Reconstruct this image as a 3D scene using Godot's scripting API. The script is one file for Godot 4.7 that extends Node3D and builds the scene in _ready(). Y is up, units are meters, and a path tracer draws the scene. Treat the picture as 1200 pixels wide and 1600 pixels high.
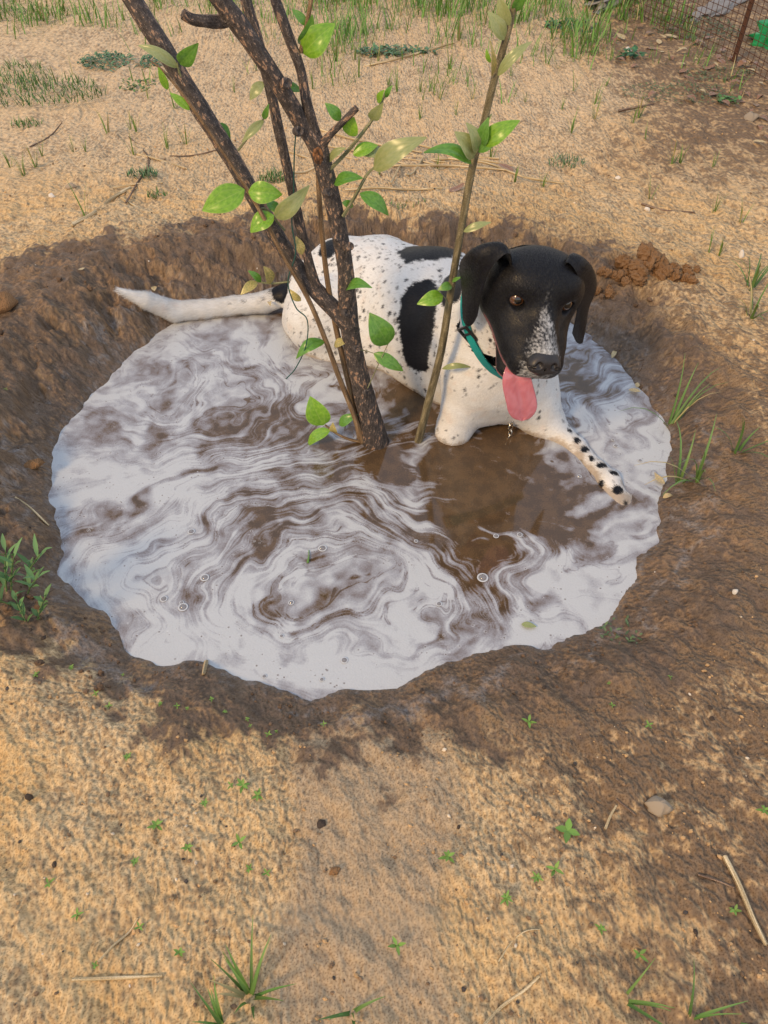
extends Node3D

# ---------------------------------------------------------------- state
var M := {}
var rng := RandomNumberGenerator.new()
var taken := {}
var water_field := PackedFloat32Array()
var wet_field := PackedFloat32Array()
const FN := 300
const FX0 := -1.5
const FZ0 := -2.6
const FS := 3.0
const MAP_A := 0.6
const MAP_B := 3.286
const MAP_Z := -1.0
const TN := 1536
var lump := FastNoiseLite.new()
var lump_fine := FastNoiseLite.new()
var lump_far := FastNoiseLite.new()

func _ready():
	setup_view()
	setup_noise()
	make_materials()
	build_ground()
	build_puddle()
	build_fence()
	build_tree()
	build_sapling()
	build_dog()
	build_chain()
	build_mud_heap()
	build_plants()
	build_litter()

# ---------------------------------------------------------------- camera, sky, sun
func setup_view():
	var cam := Camera3D.new()
	cam.name = "camera"
	cam.fov = 67.0
	cam.near = 0.02
	cam.far = 400.0
	cam.position = Vector3(0, 1.1, 0)
	cam.rotation_degrees = Vector3(-48, 0, 0)
	add_child(cam)
	cam.current = true
	var sm := ProceduralSkyMaterial.new()
	sm.sky_top_color = Color(0.74, 0.79, 0.88)
	sm.sky_horizon_color = Color(0.96, 0.94, 0.90)
	sm.sky_curve = 0.25
	sm.ground_bottom_color = Color(0.45, 0.36, 0.26)
	sm.ground_horizon_color = Color(0.8, 0.76, 0.7)
	sm.energy_multiplier = 0.84
	var sky := Sky.new()
	sky.sky_material = sm
	var env := Environment.new()
	env.background_mode = Environment.BG_SKY
	env.sky = sky
	env.tonemap_mode = Environment.TONE_MAPPER_LINEAR
	env.tonemap_exposure = 1.46
	env.sdfgi_enabled = true
	env.ssao_enabled = true
	env.ssil_enabled = true
	var we := WorldEnvironment.new()
	we.name = "environment"
	we.environment = env
	add_child(we)
	var sun := DirectionalLight3D.new()
	sun.name = "sun"
	sun.light_energy = 0.5
	sun.light_color = Color(1.0, 0.84, 0.62)
	sun.light_angular_distance = 12.0
	sun.shadow_enabled = true
	add_child(sun)
	# hazy sun behind and to one side of the camera, fairly low
	sun.look_at_from_position(Vector3(-3.2, 3.6, 3.4), Vector3.ZERO, Vector3.UP)

# ---------------------------------------------------------------- naming
func numbered(called: String) -> String:
	var n: int = taken.get(called, 0)
	taken[called] = n + 1
	return called if n == 0 else "%s_%03d" % [called, n]

func tag(o: Node3D, label: String, category: String, group := "", kind := ""):
	o.set_meta("label", label)
	if category: o.set_meta("category", category)
	if group: o.set_meta("group", group)
	if kind: o.set_meta("kind", kind)

func thing(called: String, label: String, category: String, at := Vector3.ZERO, group := "") -> Node3D:
	var o := Node3D.new()
	o.name = numbered(called)
	add_child(o)
	o.position = at
	tag(o, label, category, group)
	return o

func put(called: String, mesh: Mesh, mat: Material, parent: Node = null) -> MeshInstance3D:
	var o := MeshInstance3D.new()
	o.mesh = mesh
	if mat: o.material_override = mat
	o.cast_shadow = GeometryInstance3D.SHADOW_CASTING_SETTING_ON
	if parent == null:
		o.name = numbered(called)
		add_child(o)
	else:
		o.name = called
		parent.add_child(o, true)
	return o

func structure(called: String, mesh: Mesh, mat: Material, label: String) -> MeshInstance3D:
	var o := put(called, mesh, mat)
	o.set_meta("kind", "structure")
	o.set_meta("label", label)
	return o

# ---------------------------------------------------------------- mesh helper
class Soup:
	var v := PackedVector3Array()
	var n := PackedVector3Array()
	var c := PackedColorArray()
	var uv := PackedVector2Array()
	var uv2 := PackedVector2Array()
	var idx := PackedInt32Array()
	func vert(p: Vector3, nn: Vector3, cc: Color = Color.WHITE, u: Vector2 = Vector2.ZERO) -> int:
		v.append(p); n.append(nn); c.append(cc); uv.append(u)
		return v.size() - 1
	func tri(a: int, b: int, d: int):
		idx.append(a); idx.append(b); idx.append(d)
	func quad(a: int, b: int, d: int, e: int):
		tri(a, b, d); tri(a, d, e)
	func grid(rows: Array, closed: bool):
		# rows of vertex numbers
		for i in rows.size() - 1:
			var r0: PackedInt32Array = rows[i]
			var r1: PackedInt32Array = rows[i + 1]
			var m := r0.size()
			for j in (m if closed else m - 1):
				var k := (j + 1) % m
				quad(r0[j], r0[k], r1[k], r1[j])
	func smooth():
		n.fill(Vector3.ZERO)
		var i := 0
		while i < idx.size():
			var a := idx[i]; var b := idx[i + 1]; var d := idx[i + 2]
			var f := (v[d] - v[a]).cross(v[b] - v[a])
			n[a] += f; n[b] += f; n[d] += f
			i += 3
		for k in n.size():
			n[k] = n[k].normalized() if n[k].length_squared() > 1e-20 else Vector3.UP
	func mesh() -> ArrayMesh:
		# every face turned to the side its normals point
		var i := 0
		while i < idx.size():
			var a := idx[i]; var b := idx[i + 1]; var d := idx[i + 2]
			if (v[d] - v[a]).cross(v[b] - v[a]).dot(n[a] + n[b] + n[d]) < 0.0:
				idx[i + 1] = d
				idx[i + 2] = b
			i += 3
		var arr := []
		arr.resize(Mesh.ARRAY_MAX)
		arr[Mesh.ARRAY_VERTEX] = v
		arr[Mesh.ARRAY_NORMAL] = n
		arr[Mesh.ARRAY_COLOR] = c
		arr[Mesh.ARRAY_TEX_UV] = uv
		if uv2.size() == v.size(): arr[Mesh.ARRAY_TEX_UV2] = uv2
		arr[Mesh.ARRAY_INDEX] = idx
		var m := ArrayMesh.new()
		m.add_surface_from_arrays(Mesh.PRIMITIVE_TRIANGLES, arr)
		return m

func catmull(p: Array, t: float) -> Vector3:
	var m := p.size() - 1
	var f := clampf(t, 0.0, 1.0) * m
	var i := mini(int(f), m - 1)
	var u := f - i
	var p1: Vector3 = p[i]
	var p2: Vector3 = p[i + 1]
	var p0: Vector3 = p[i - 1] if i > 0 else p1 * 2.0 - p2
	var p3: Vector3 = p[i + 2] if i + 2 <= m else p2 * 2.0 - p1
	return p1.cubic_interpolate(p2, p0, p3, u)

func lerp_list(r: Array, t: float) -> float:
	var m := r.size() - 1
	if m == 0: return r[0]
	var f := clampf(t, 0.0, 1.0) * m
	var i := mini(int(f), m - 1)
	return lerpf(r[i], r[i + 1], f - i)

# a swept, tapered, slightly uneven tube with rounded ends
func tube(s: Soup, pts: Array, radii: Array, sides := 10, rings := 24, rough := 0.0, col := Color.WHITE, flat := 1.0):
	var rows := []
	var prev := Vector3.ZERO
	var length := 0.0
	var last: Vector3 = pts[0]
	var side := Vector3.RIGHT
	for i in rings + 1:
		var t := float(i) / rings
		var p := catmull(pts, t)
		var d := (catmull(pts, minf(t + 0.01, 1.0)) - catmull(pts, maxf(t - 0.01, 0.0))).normalized()
		length += p.distance_to(last)
		last = p
		if i == 0:
			side = d.cross(Vector3(0.3, 0.2, 0.9)).normalized()
		side = (side - d * side.dot(d)).normalized()
		var up := d.cross(side)
		var r := lerp_list(radii, t)
		var row := PackedInt32Array()
		for j in sides + 1:
			var a := TAU * j / sides
			var dir := side * cos(a) + up * sin(a) * flat
			var rr := r
			if rough > 0.0:
				var q := p + dir * r
				rr = r * (1.0 + rough * lump.get_noise_3d(q.x * 900.0, q.y * 500.0, q.z * 900.0))
			row.append(s.vert(p + dir * rr, dir, col, Vector2(a / TAU * r * TAU, length)))
		rows.append(row)
		prev = d
	s.grid(rows, false)
	for e in 2:
		var row: PackedInt32Array = rows[0] if e == 0 else rows[rings]
		var t := float(e)
		var p: Vector3 = pts[0] if e == 0 else pts[pts.size() - 1]
		var d: Vector3 = (catmull(pts, 0.02) - catmull(pts, 0.0)).normalized() * -1.0 if e == 0 else (catmull(pts, 1.0) - catmull(pts, 0.98)).normalized()
		var cv := s.vert(p + d * lerp_list(radii, t) * 0.35, d, col, Vector2(0, length * e))
		for j in sides:
			if e == 0: s.tri(cv, row[j + 1], row[j])
			else: s.tri(cv, row[j], row[j + 1])

func tube_mesh(pts: Array, radii: Array, sides := 10, rings := 24, rough := 0.0, col := Color.WHITE, flat := 1.0) -> ArrayMesh:
	var s := Soup.new()
	tube(s, pts, radii, sides, rings, rough, col, flat)
	return s.mesh()

# ---------------------------------------------------------------- distance fields on the ground plan
func setup_noise():
	rng.seed = 20240817
	lump.seed = 11; lump.noise_type = FastNoiseLite.TYPE_SIMPLEX_SMOOTH; lump.frequency = 0.02
	lump.fractal_type = FastNoiseLite.FRACTAL_FBM; lump.fractal_octaves = 3
	lump_fine.seed = 23; lump_fine.noise_type = FastNoiseLite.TYPE_SIMPLEX; lump_fine.frequency = 1.0
	lump_fine.fractal_type = FastNoiseLite.FRACTAL_FBM; lump_fine.fractal_octaves = 3
	lump_far.seed = 31; lump_far.noise_type = FastNoiseLite.TYPE_SIMPLEX_SMOOTH; lump_far.frequency = 1.0
	lump_far.fractal_octaves = 2

const SHORE := [Vector2(-0.2573, -1.6828), Vector2(-0.4132, -1.6491), Vector2(-0.518, -1.6135), Vector2(-0.5821, -1.5092), Vector2(-0.627, -1.4123), Vector2(-0.6478, -1.3221), Vector2(-0.6808, -1.2378), Vector2(-0.6852, -1.1494), Vector2(-0.6514, -1.041), Vector2(-0.6049, -0.9421), Vector2(-0.5833, -0.8442), Vector2(-0.5378, -0.802), Vector2(-0.4744, -0.7483), Vector2(-0.4275, -0.6851), Vector2(-0.3688, -0.6549), Vector2(-0.3137, -0.6669), Vector2(-0.2257, -0.6315), Vector2(-0.1309, -0.5974), Vector2(-0.0404, -0.603), Vector2(0.0513, -0.6315), Vector2(0.1251, -0.6609), Vector2(0.2118, -0.6912), Vector2(0.2872, -0.6999), Vector2(0.3487, -0.7162), Vector2(0.3939, -0.7549), Vector2(0.4343, -0.8159), Vector2(0.4656, -0.8808), Vector2(0.5136, -0.911), Vector2(0.5266, -0.9904), Vector2(0.5533, -1.076), Vector2(0.5928, -1.1685), Vector2(0.5997, -1.2687), Vector2(0.5824, -1.344), Vector2(0.5493, -1.4241), Vector2(0.5291, -1.5092), Vector2(0.482, -1.5867), Vector2(0.4416, -1.6271), Vector2(0.3248, -1.7115), Vector2(0.1665, -1.7858), Vector2(0, -1.8011), Vector2(-0.1332, -1.7858)]
const WET := [Vector2(0, -0.4846), Vector2(-0.1364, -0.499), Vector2(-0.2753, -0.5137), Vector2(-0.4218, -0.5491), Vector2(-0.55, -0.6301), Vector2(-0.7377, -0.7068), Vector2(-1.0656, -1.0941), Vector2(-1.2045, -1.5757), Vector2(-0.9547, -1.7304), Vector2(-0.7775, -1.7818), Vector2(-0.5073, -1.9103), Vector2(-0.1368, -1.9443), Vector2(0.2034, -1.9171), Vector2(0.5484, -1.7695), Vector2(0.6328, -1.6439), Vector2(0.6919, -1.3557), Vector2(0.7361, -1.1686), Vector2(0.6938, -0.9274), Vector2(0.5907, -0.7445), Vector2(0.4309, -0.5859), Vector2(0.2745, -0.5088), Vector2(0.1438, -0.4798)]

func polygon_distance(poly: Array, p: Vector2) -> float:
	var best := 1e9
	var inside := false
	var m := poly.size()
	var j := m - 1
	for i in m:
		var a: Vector2 = poly[i]
		var b: Vector2 = poly[j]
		var e := b - a
		var w := p - a
		var q := w - e * clampf(w.dot(e) / e.length_squared(), 0.0, 1.0)
		best = minf(best, q.length_squared())
		if (a.y > p.y) != (b.y > p.y) and p.x < (b.x - a.x) * (p.y - a.y) / (b.y - a.y) + a.x:
			inside = not inside
		j = i
	return -sqrt(best) if inside else sqrt(best)

func field_at(f: PackedFloat32Array, x: float, z: float) -> float:
	var u := (x - FX0) / FS * (FN - 1)
	var w := (z - FZ0) / FS * (FN - 1)
	var extra := 0.0
	if u < 0.0: extra -= u
	if u > FN - 1.001: extra += u - (FN - 1)
	if w < 0.0: extra -= w
	if w > FN - 1.001: extra += w - (FN - 1)
	u = clampf(u, 0.0, FN - 1.001)
	w = clampf(w, 0.0, FN - 1.001)
	var i := int(u)
	var j := int(w)
	u -= i
	w -= j
	var k := j * FN + i
	return lerpf(lerpf(f[k], f[k + 1], u), lerpf(f[k + FN], f[k + FN + 1], u), w) + maxf(extra, 0.0) * FS / FN

# depth of the bank round the pit: x = rim height, y = width of the slope
func bank(x: float, z: float) -> Vector2:
	var a := atan2(z + 1.08, x + 0.04)   # 0 = +x, 90 deg = towards +z
	var back := clampf(-sin(a) * 1.15 - 0.1, 0.0, 1.0)
	var left := clampf(-cos(a) * 1.3 + 0.2 - maxf(sin(a), 0.0) * 1.3, 0.0, 1.0)
	var w := maxf(back * 0.95, left)
	return Vector2(lerpf(0.058, 0.125, w), lerpf(0.17, 0.19, w))

func ground_height(x: float, z: float) -> float:
	var d := field_at(water_field, x, z)
	var b := bank(x, z)
	var far := 0.068 + lump_far.get_noise_2d(x * 0.7, z * 0.7) * 0.02
	var rough := lump_fine.get_noise_2d(x * 9.0, z * 9.0) * 0.010 + lump_fine.get_noise_2d(x * 30.0 + 50.0, z * 30.0) * 0.0055
	if d < -0.16: return -0.14
	if d < 0.0:
		return d * 0.9 + rough * 0.12
	# slumped, scalloped bank
	var s := clampf(d / b.y, 0.0, 1.0)
	var up := b.x * (1.0 - pow(1.0 - s, 1.7))
	var over := clampf((d - b.y) / 0.5, 0.0, 1.0)
	up = lerpf(up, far, over * over * (3.0 - 2.0 * over))
	var clumps := lump_fine.get_noise_2d(x * 6.0 - 20.0, z * 6.0) * 0.03
	var slope_part := 4.0 * s * (1.0 - s)
	var grit := 1.0 + clampf((b.x - 0.06) * 16.0, 0.0, 1.0) * slope_part
	return up + rough * (0.12 + 0.88 * clampf(d / 0.06, 0.0, 1.0)) * grit + clumps * slope_part * (b.x / 0.13) + 0.002

func at_ground(x: float, z: float, lift := 0.0) -> Vector3:
	return Vector3(x, ground_height(x, z) + lift, z)

# ---------------------------------------------------------------- ground
func map_x(u: float) -> float: return MAP_A * sinh(MAP_B * u)
func unmap(x: float) -> float:
	var q := x / MAP_A
	return log(q + sqrt(q * q + 1.0)) / MAP_B

func grid_lines(lo: float, hi: float, step: float, reach: float) -> PackedFloat32Array:
	var r := PackedFloat32Array()
	var side := PackedFloat32Array()
	var s := step
	var x := lo
	while x > -reach:
		s *= 1.13
		x -= s
		side.append(x)
	side.reverse()
	r.append_array(side)
	x = lo
	while x < hi:
		r.append(x)
		x += step
	s = step
	while x < reach:
		r.append(x)
		s *= 1.13
		x += s
	r.append(x)
	return r

func field_image(fn: Callable) -> PackedFloat32Array:
	# a slow field worked out on a coarse grid of the map and enlarged
	var m := 256
	var a := PackedFloat32Array()
	a.resize(m * m)
	for j in m:
		var z := MAP_Z + map_x((j + 0.5) / m * 2.0 - 1.0)
		for i in m:
			a[j * m + i] = fn.call(map_x((i + 0.5) / m * 2.0 - 1.0), z)
	var im := Image.create_from_data(m, m, false, Image.FORMAT_RF, a.to_byte_array())
	im.resize(TN, TN, Image.INTERPOLATE_CUBIC)
	return im.get_data().to_float32_array()

var tex_water: PackedFloat32Array
var tex_wet: PackedFloat32Array
var tex_zone: PackedFloat32Array
var tex_patch: PackedFloat32Array
var strips_c: Array = []
var strips_h: Array = []
var strips_r: Array = []
var noises: Array = []
const STRIPS := 32

func soil_noise(sd: int, f: float, oct: int, kind := FastNoiseLite.TYPE_SIMPLEX) -> FastNoiseLite:
	var n := FastNoiseLite.new()
	n.seed = sd; n.frequency = f; n.noise_type = kind
	n.fractal_type = FastNoiseLite.FRACTAL_FBM if oct > 1 else FastNoiseLite.FRACTAL_NONE
	n.fractal_octaves = oct
	return n

func soil_strip(k: int):
	var rows := TN / STRIPS
	var cb := PackedByteArray()
	cb.resize(rows * TN * 3)
	var rb := PackedByteArray()
	rb.resize(rows * TN)
	var hb := PackedFloat32Array()
	hb.resize(rows * TN)
	var n0: FastNoiseLite = noises[0]
	var n1: FastNoiseLite = noises[1]
	var n2: FastNoiseLite = noises[2]
	var n3: FastNoiseLite = noises[3]
	var n4: FastNoiseLite = noises[4]
	# base colours (linear)
	var dry := Vector3(0.66, 0.435, 0.195)
	var dry_pale := Vector3(0.72, 0.525, 0.29)
	var damp_shaded := Vector3(0.30, 0.200, 0.115)  # moist flakes and crumbs; also the tone that paints shade on the +x side
	var wet := Vector3(0.165, 0.108, 0.064)
	var wet_dark := Vector3(0.112, 0.074, 0.046)
	var clay := Vector3(0.29, 0.175, 0.085)
	var trodden_shaded := Vector3(0.44, 0.325, 0.205)  # smooth trodden sand; its grey also paints a standing person's shadow
	var film := Vector3(0.36, 0.33, 0.31)
	for r in rows:
		var j := k * rows + r
		var z := MAP_Z + map_x((j + 0.5) / TN * 2.0 - 1.0)
		for i in TN:
			var x := map_x((i + 0.5) / TN * 2.0 - 1.0)
			var at := j * TN + i
			var dw := tex_water[at]
			var wt := tex_wet[at]
			var zn := tex_zone[at]          # 0 bright sand, 1 mottled crust with shade painted in
			var pc := tex_patch[at]         # 1 = trodden smooth patch, greyed for a person's shadow
			var a := n0.get_noise_2d(x, z)
			var b := n1.get_noise_2d(x, z)
			var c := n2.get_noise_2d(x, z)
			var d := n3.get_noise_2d(x, z)
			# how wet
			var w := clampf(0.5 - (wt + a * 0.05 + b * 0.075 + c * 0.05 + d * 0.02) / 0.055, 0.0, 1.0)
			w = w * w * (3.0 - 2.0 * w)
			var e := n4.get_noise_2d(x, z)
			# dry crust broken by flakes, moist mottling plus painted shade towards +x
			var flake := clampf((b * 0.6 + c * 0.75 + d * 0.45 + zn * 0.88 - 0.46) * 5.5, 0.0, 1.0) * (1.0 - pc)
			var col := dry.lerp(dry_pale, clampf(0.5 + a * 0.9 + c * 0.3, 0.0, 1.0))
			col = col.lerp(Vector3(0.50, 0.335, 0.175), zn * 0.8)  # duller base colour, shade of the +x side painted in
			if z < -1.9: col = col.lerp(Vector3(0.74, 0.56, 0.36), clampf((-1.9 - z) * 0.8, 0.0, 0.6) * (1.0 - zn))
			col = col.lerp(trodden_shaded, pc * 0.9)
			var damp_shade_mix := damp_shaded.lerp(wet * 1.25, clampf(flake * 1.3 + a * 0.6 - 0.3 + zn * 0.2, 0.0, 1.0))
			col = col.lerp(damp_shade_mix, flake * (0.45 + 0.5 * zn))
			# little dark crumbs
			var crumb := clampf((d * 0.85 + e * 0.6 + a * 0.5 + b * 0.3 - 0.40 - pc * 0.2) * 4.0, 0.0, 1.0)
			col = col.lerp(damp_shaded * 0.72, crumb * 0.72)
			var g := e * 0.5
			col *= 1.0 + g * 0.28 + e * 0.12
			# mud
			var mud := wet.lerp(wet_dark, clampf(0.5 + c * 1.0 + b * 0.8, 0.0, 1.0))
			mud = mud.lerp(clay, clampf((b * 0.9 + d * 0.7 + a * 0.5 + (0.25 if dw > 0.06 else 0.0) - 0.28) * 2.2, 0.0, 1.0) * 0.75)
			mud *= 1.0 + g * 0.22 + d * 0.16
			# dried foam left along the edge
			var line := absf(dw - 0.045 - b * 0.05 - a * 0.03)
			var left := clampf(1.0 - line / (0.010 + 0.02 * clampf(a + 0.3, 0.0, 1.0)), 0.0, 1.0) * clampf((c + a * 0.8 + 0.12) * 2.5, 0.0, 1.0)
			mud = mud.lerp(film, left * 0.7 * clampf(0.6 + g, 0.0, 1.0))
			var edge := clampf(1.0 - absf(dw - 0.004 + d * 0.006) / 0.006, 0.0, 1.0) * clampf(0.4 + c, 0.0, 1.0)
			mud = mud.lerp(film, edge * 0.5)
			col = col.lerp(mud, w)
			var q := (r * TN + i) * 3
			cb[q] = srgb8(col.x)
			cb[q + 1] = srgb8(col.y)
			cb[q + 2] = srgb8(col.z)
			rb[r * TN + i] = int(255.0 * clampf(lerpf(0.95, 0.50 + c * 0.2 + clampf(dw, 0.0, 0.2) * 1.2, w), 0.0, 1.0))
			var rel := lerpf(1.0 - 0.55 * pc, 0.45, w)
			hb[r * TN + i] = 0.5 + rel * (c * 0.16 + d * 0.20 + e * 0.15 + g * 0.07 - flake * (1.0 - w) * 0.12)
	strips_c[k] = cb
	strips_h[k] = hb
	strips_r[k] = rb

func srgb8(x: float) -> int:
	x = clampf(x, 0.0, 1.0)
	return int(255.0 * (12.92 * x if x < 0.0031308 else 1.055 * pow(x, 0.41667) - 0.055) + 0.5)

func build_ground():
	water_field.resize(FN * FN)
	wet_field.resize(FN * FN)
	for j in FN:
		for i in FN:
			var p := Vector2(FX0 + FS * i / (FN - 1), FZ0 + FS * j / (FN - 1))
			var wob := lump_fine.get_noise_2d(p.x * 6.0, p.y * 6.0) * 0.012 + lump_fine.get_noise_2d(p.x * 17.0 + 5.0, p.y * 17.0) * 0.006 + lump_fine.get_noise_2d(p.x * 45.0, p.y * 45.0) * 0.002
			water_field[j * FN + i] = polygon_distance(SHORE, p) + wob
			wet_field[j * FN + i] = polygon_distance(WET, p)
	tex_water = field_image(func(x, z): return field_at(water_field, x, z))
	tex_wet = field_image(func(x, z): return field_at(wet_field, x, z))
	# the mottled side with painted shade lies to +x of the near bank; sand far off and to -x is dry
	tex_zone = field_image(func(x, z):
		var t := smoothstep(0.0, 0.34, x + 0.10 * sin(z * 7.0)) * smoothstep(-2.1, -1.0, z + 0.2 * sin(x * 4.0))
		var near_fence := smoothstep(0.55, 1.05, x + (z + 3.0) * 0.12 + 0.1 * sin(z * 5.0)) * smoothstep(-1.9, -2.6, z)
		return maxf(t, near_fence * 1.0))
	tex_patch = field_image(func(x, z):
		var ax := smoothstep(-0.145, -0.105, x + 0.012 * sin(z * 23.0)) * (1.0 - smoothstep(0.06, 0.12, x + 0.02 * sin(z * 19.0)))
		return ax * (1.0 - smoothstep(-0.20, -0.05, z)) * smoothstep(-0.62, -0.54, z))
	noises = [soil_noise(1, 2.3, 3), soil_noise(2, 9.0, 3), soil_noise(3, 31.0, 3), soil_noise(4, 85.0, 2), soil_noise(5, 190.0, 1), soil_noise(6, 420.0, 1)]
	strips_c.resize(STRIPS); strips_h.resize(STRIPS); strips_r.resize(STRIPS)
	var job := WorkerThreadPool.add_group_task(soil_strip, STRIPS)
	WorkerThreadPool.wait_for_group_task_completion(job)
	var cb := PackedByteArray()
	var hb := PackedFloat32Array()
	var rb := PackedByteArray()
	for k in STRIPS:
		cb.append_array(strips_c[k])
		hb.append_array(strips_h[k])
		rb.append_array(strips_r[k])
	strips_c.clear(); strips_h.clear(); strips_r.clear()
	tex_water.clear(); tex_wet.clear(); tex_zone.clear(); tex_patch.clear()
	var soil := StandardMaterial3D.new()
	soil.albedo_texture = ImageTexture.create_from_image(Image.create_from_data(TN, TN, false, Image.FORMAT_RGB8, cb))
	soil.roughness_texture = ImageTexture.create_from_image(Image.create_from_data(TN, TN, false, Image.FORMAT_L8, rb))
	soil.roughness = 1.0
	soil.heightmap_enabled = true
	soil.heightmap_texture = ImageTexture.create_from_image(Image.create_from_data(TN, TN, false, Image.FORMAT_RF, hb.to_byte_array()))
	soil.heightmap_scale = 1.7
	# fine grain, tiled, layered on the large map
	var grit := NoiseTexture2D.new()
	grit.width = 1024
	grit.height = 1024
	grit.seamless = true
	grit.noise = soil_noise(9, 0.14, 3)
	var ramp := Gradient.new()
	ramp.offsets = PackedFloat32Array([0.0, 0.26, 0.42, 0.6, 1.0])
	ramp.colors = PackedColorArray([Color(0.52, 0.48, 0.45), Color(0.86, 0.84, 0.82), Color(0.95, 0.95, 0.95), Color(0.98, 0.98, 0.98), Color(1, 1, 1)])
	grit.color_ramp = ramp
	soil.detail_enabled = true
	soil.detail_albedo = grit
	soil.detail_blend_mode = BaseMaterial3D.BLEND_MODE_MUL
	soil.detail_uv_layer = BaseMaterial3D.DETAIL_UV_2
	M.soil = soil
	# one sheet: fine round the pit, coarser out to the horizon
	var xs := grid_lines(-1.0, 1.0, 0.0075, 150.0)
	var zs := grid_lines(-2.1, 0.0, 0.0075, 150.0)
	var s := Soup.new()
	var nx := xs.size()
	var nz := zs.size()
	for j in nz:
		for i in nx:
			var x := xs[i]
			var z := zs[j]
			s.vert(Vector3(x, ground_height(x, z), z), Vector3.UP, Color.WHITE, Vector2(unmap(x) * 0.5 + 0.5, unmap(z - MAP_Z) * 0.5 + 0.5))
			s.uv2.append(Vector2(x * 1.7 + 0.15 * z, z * 1.7))
	for j in nz - 1:
		for i in nx - 1:
			var a := j * nx + i
			s.quad(a, a + 1, a + nx + 1, a + nx)
	s.smooth()
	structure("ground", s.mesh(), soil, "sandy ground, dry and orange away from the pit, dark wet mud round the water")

# ---------------------------------------------------------------- the muddy, foam covered water
const PN := 1024
const PX0 := -0.75
const PZ0 := -1.85
const PS := 1.36
var flow_u: PackedFloat32Array
var flow_v: PackedFloat32Array
var flow_w: PackedFloat32Array
var cloud: PackedFloat32Array
var cover: PackedFloat32Array
var foam_strips: Array = []
var foam_bump: Array = []
var foam_rough: Array = []

# eddies that stirred the scum: place, strength, size, stretch along x and z, twist
const EDDY := [
	[Vector2(-0.0795, -0.83), 1.35, 0.28, 1.30, 0.95, -2.4],
	[Vector2(-0.4384, -1.333), -0.60, 0.24, 1.2, 0.9, 1.0],
	[Vector2(-0.2088, -1.4721), 0.25, 0.12, 1.3, 1.0, 0.0],
	[Vector2(0.5032, -1.2687), 0.42, 0.14, 1.0, 1.1, 1.5],
	[Vector2(0.2931, -0.8958), -0.22, 0.14, 1.0, 1.0, 1.0],
]
# thick foam (+) and open water (-): place, radius across, radius along, amount
const COVER := [
	[Vector2(0.2129, -1.041), 0.13, 0.13, -1.5],
	[Vector2(0.2625, -1.1494), 0.11, 0.1, -1.2],
	[Vector2(0.1594, -0.911), 0.07, 0.08, -1],
	[Vector2(0.0551, -1.2687), 0.09, 0.13, -1.1],
	[Vector2(-0.0132, -1.1589), 0.07, 0.07, -0.8],
	[Vector2(-0.1067, -1.1879), 0.14, 0.07, -0.45],
	[Vector2(0.0581, -1.4007), 0.06, 0.1, -0.9],
	[Vector2(-0.2324, -1.248), 0.12, 0.07, -0.3],
	[Vector2(0.3429, -0.9904), 0.11, 0.07, -0.5],
	[Vector2(0.4414, -1.4359), 0.06, 0.09, -0.7],
	[Vector2(-0.1675, -0.7951), 0.07, 0.05, -0.55],
	[Vector2(-0.0431, -0.7225), 0.13, 0.035, -0.55],
	[Vector2(0.1105, -0.7748), 0.09, 0.05, -0.55],
	[Vector2(-0.0359, -0.9421), 0.18, 0.05, -0.25],
	[Vector2(-0.2431, -0.9741), 0.12, 0.05, -0.2],
	[Vector2(-0.2911, -1.1685), 0.1, 0.07, -0.25],
	[Vector2(-0.4418, -1.0584), 0.2, 0.15, 0.55],
	[Vector2(-0.586, -1.1306), 0.1, 0.15, 0.4],
	[Vector2(-0.4466, -0.7951), 0.16, 0.1, 0.35],
	[Vector2(-0.2558, -0.7036), 0.17, 0.06, 0.6],
	[Vector2(-0.1026, -0.6315), 0.25, 0.045, 0.9],
	[Vector2(0.2153, -0.7225), 0.22, 0.05, 0.75],
	[Vector2(0.3685, -0.7951), 0.1, 0.07, 0.5],
	[Vector2(0.5028, -1.1685), 0.1, 0.14, 0.45],
	[Vector2(0.4297, -1.1306), 0.07, 0.1, 0.35],
	[Vector2(-0.3869, -1.5735), 0.24, 0.09, 0.6],
	[Vector2(-0.2012, -1.5735), 0.12, 0.08, 0.45],
	[Vector2(-0.5081, -1.4007), 0.16, 0.08, 0.35],
	[Vector2(0, -0.8514), 0.06, 0.05, 0.35],
	[Vector2(0.0497, -1.0239), 0.05, 0.06, 0.2],
]
var bubble_spots: Array = []

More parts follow.
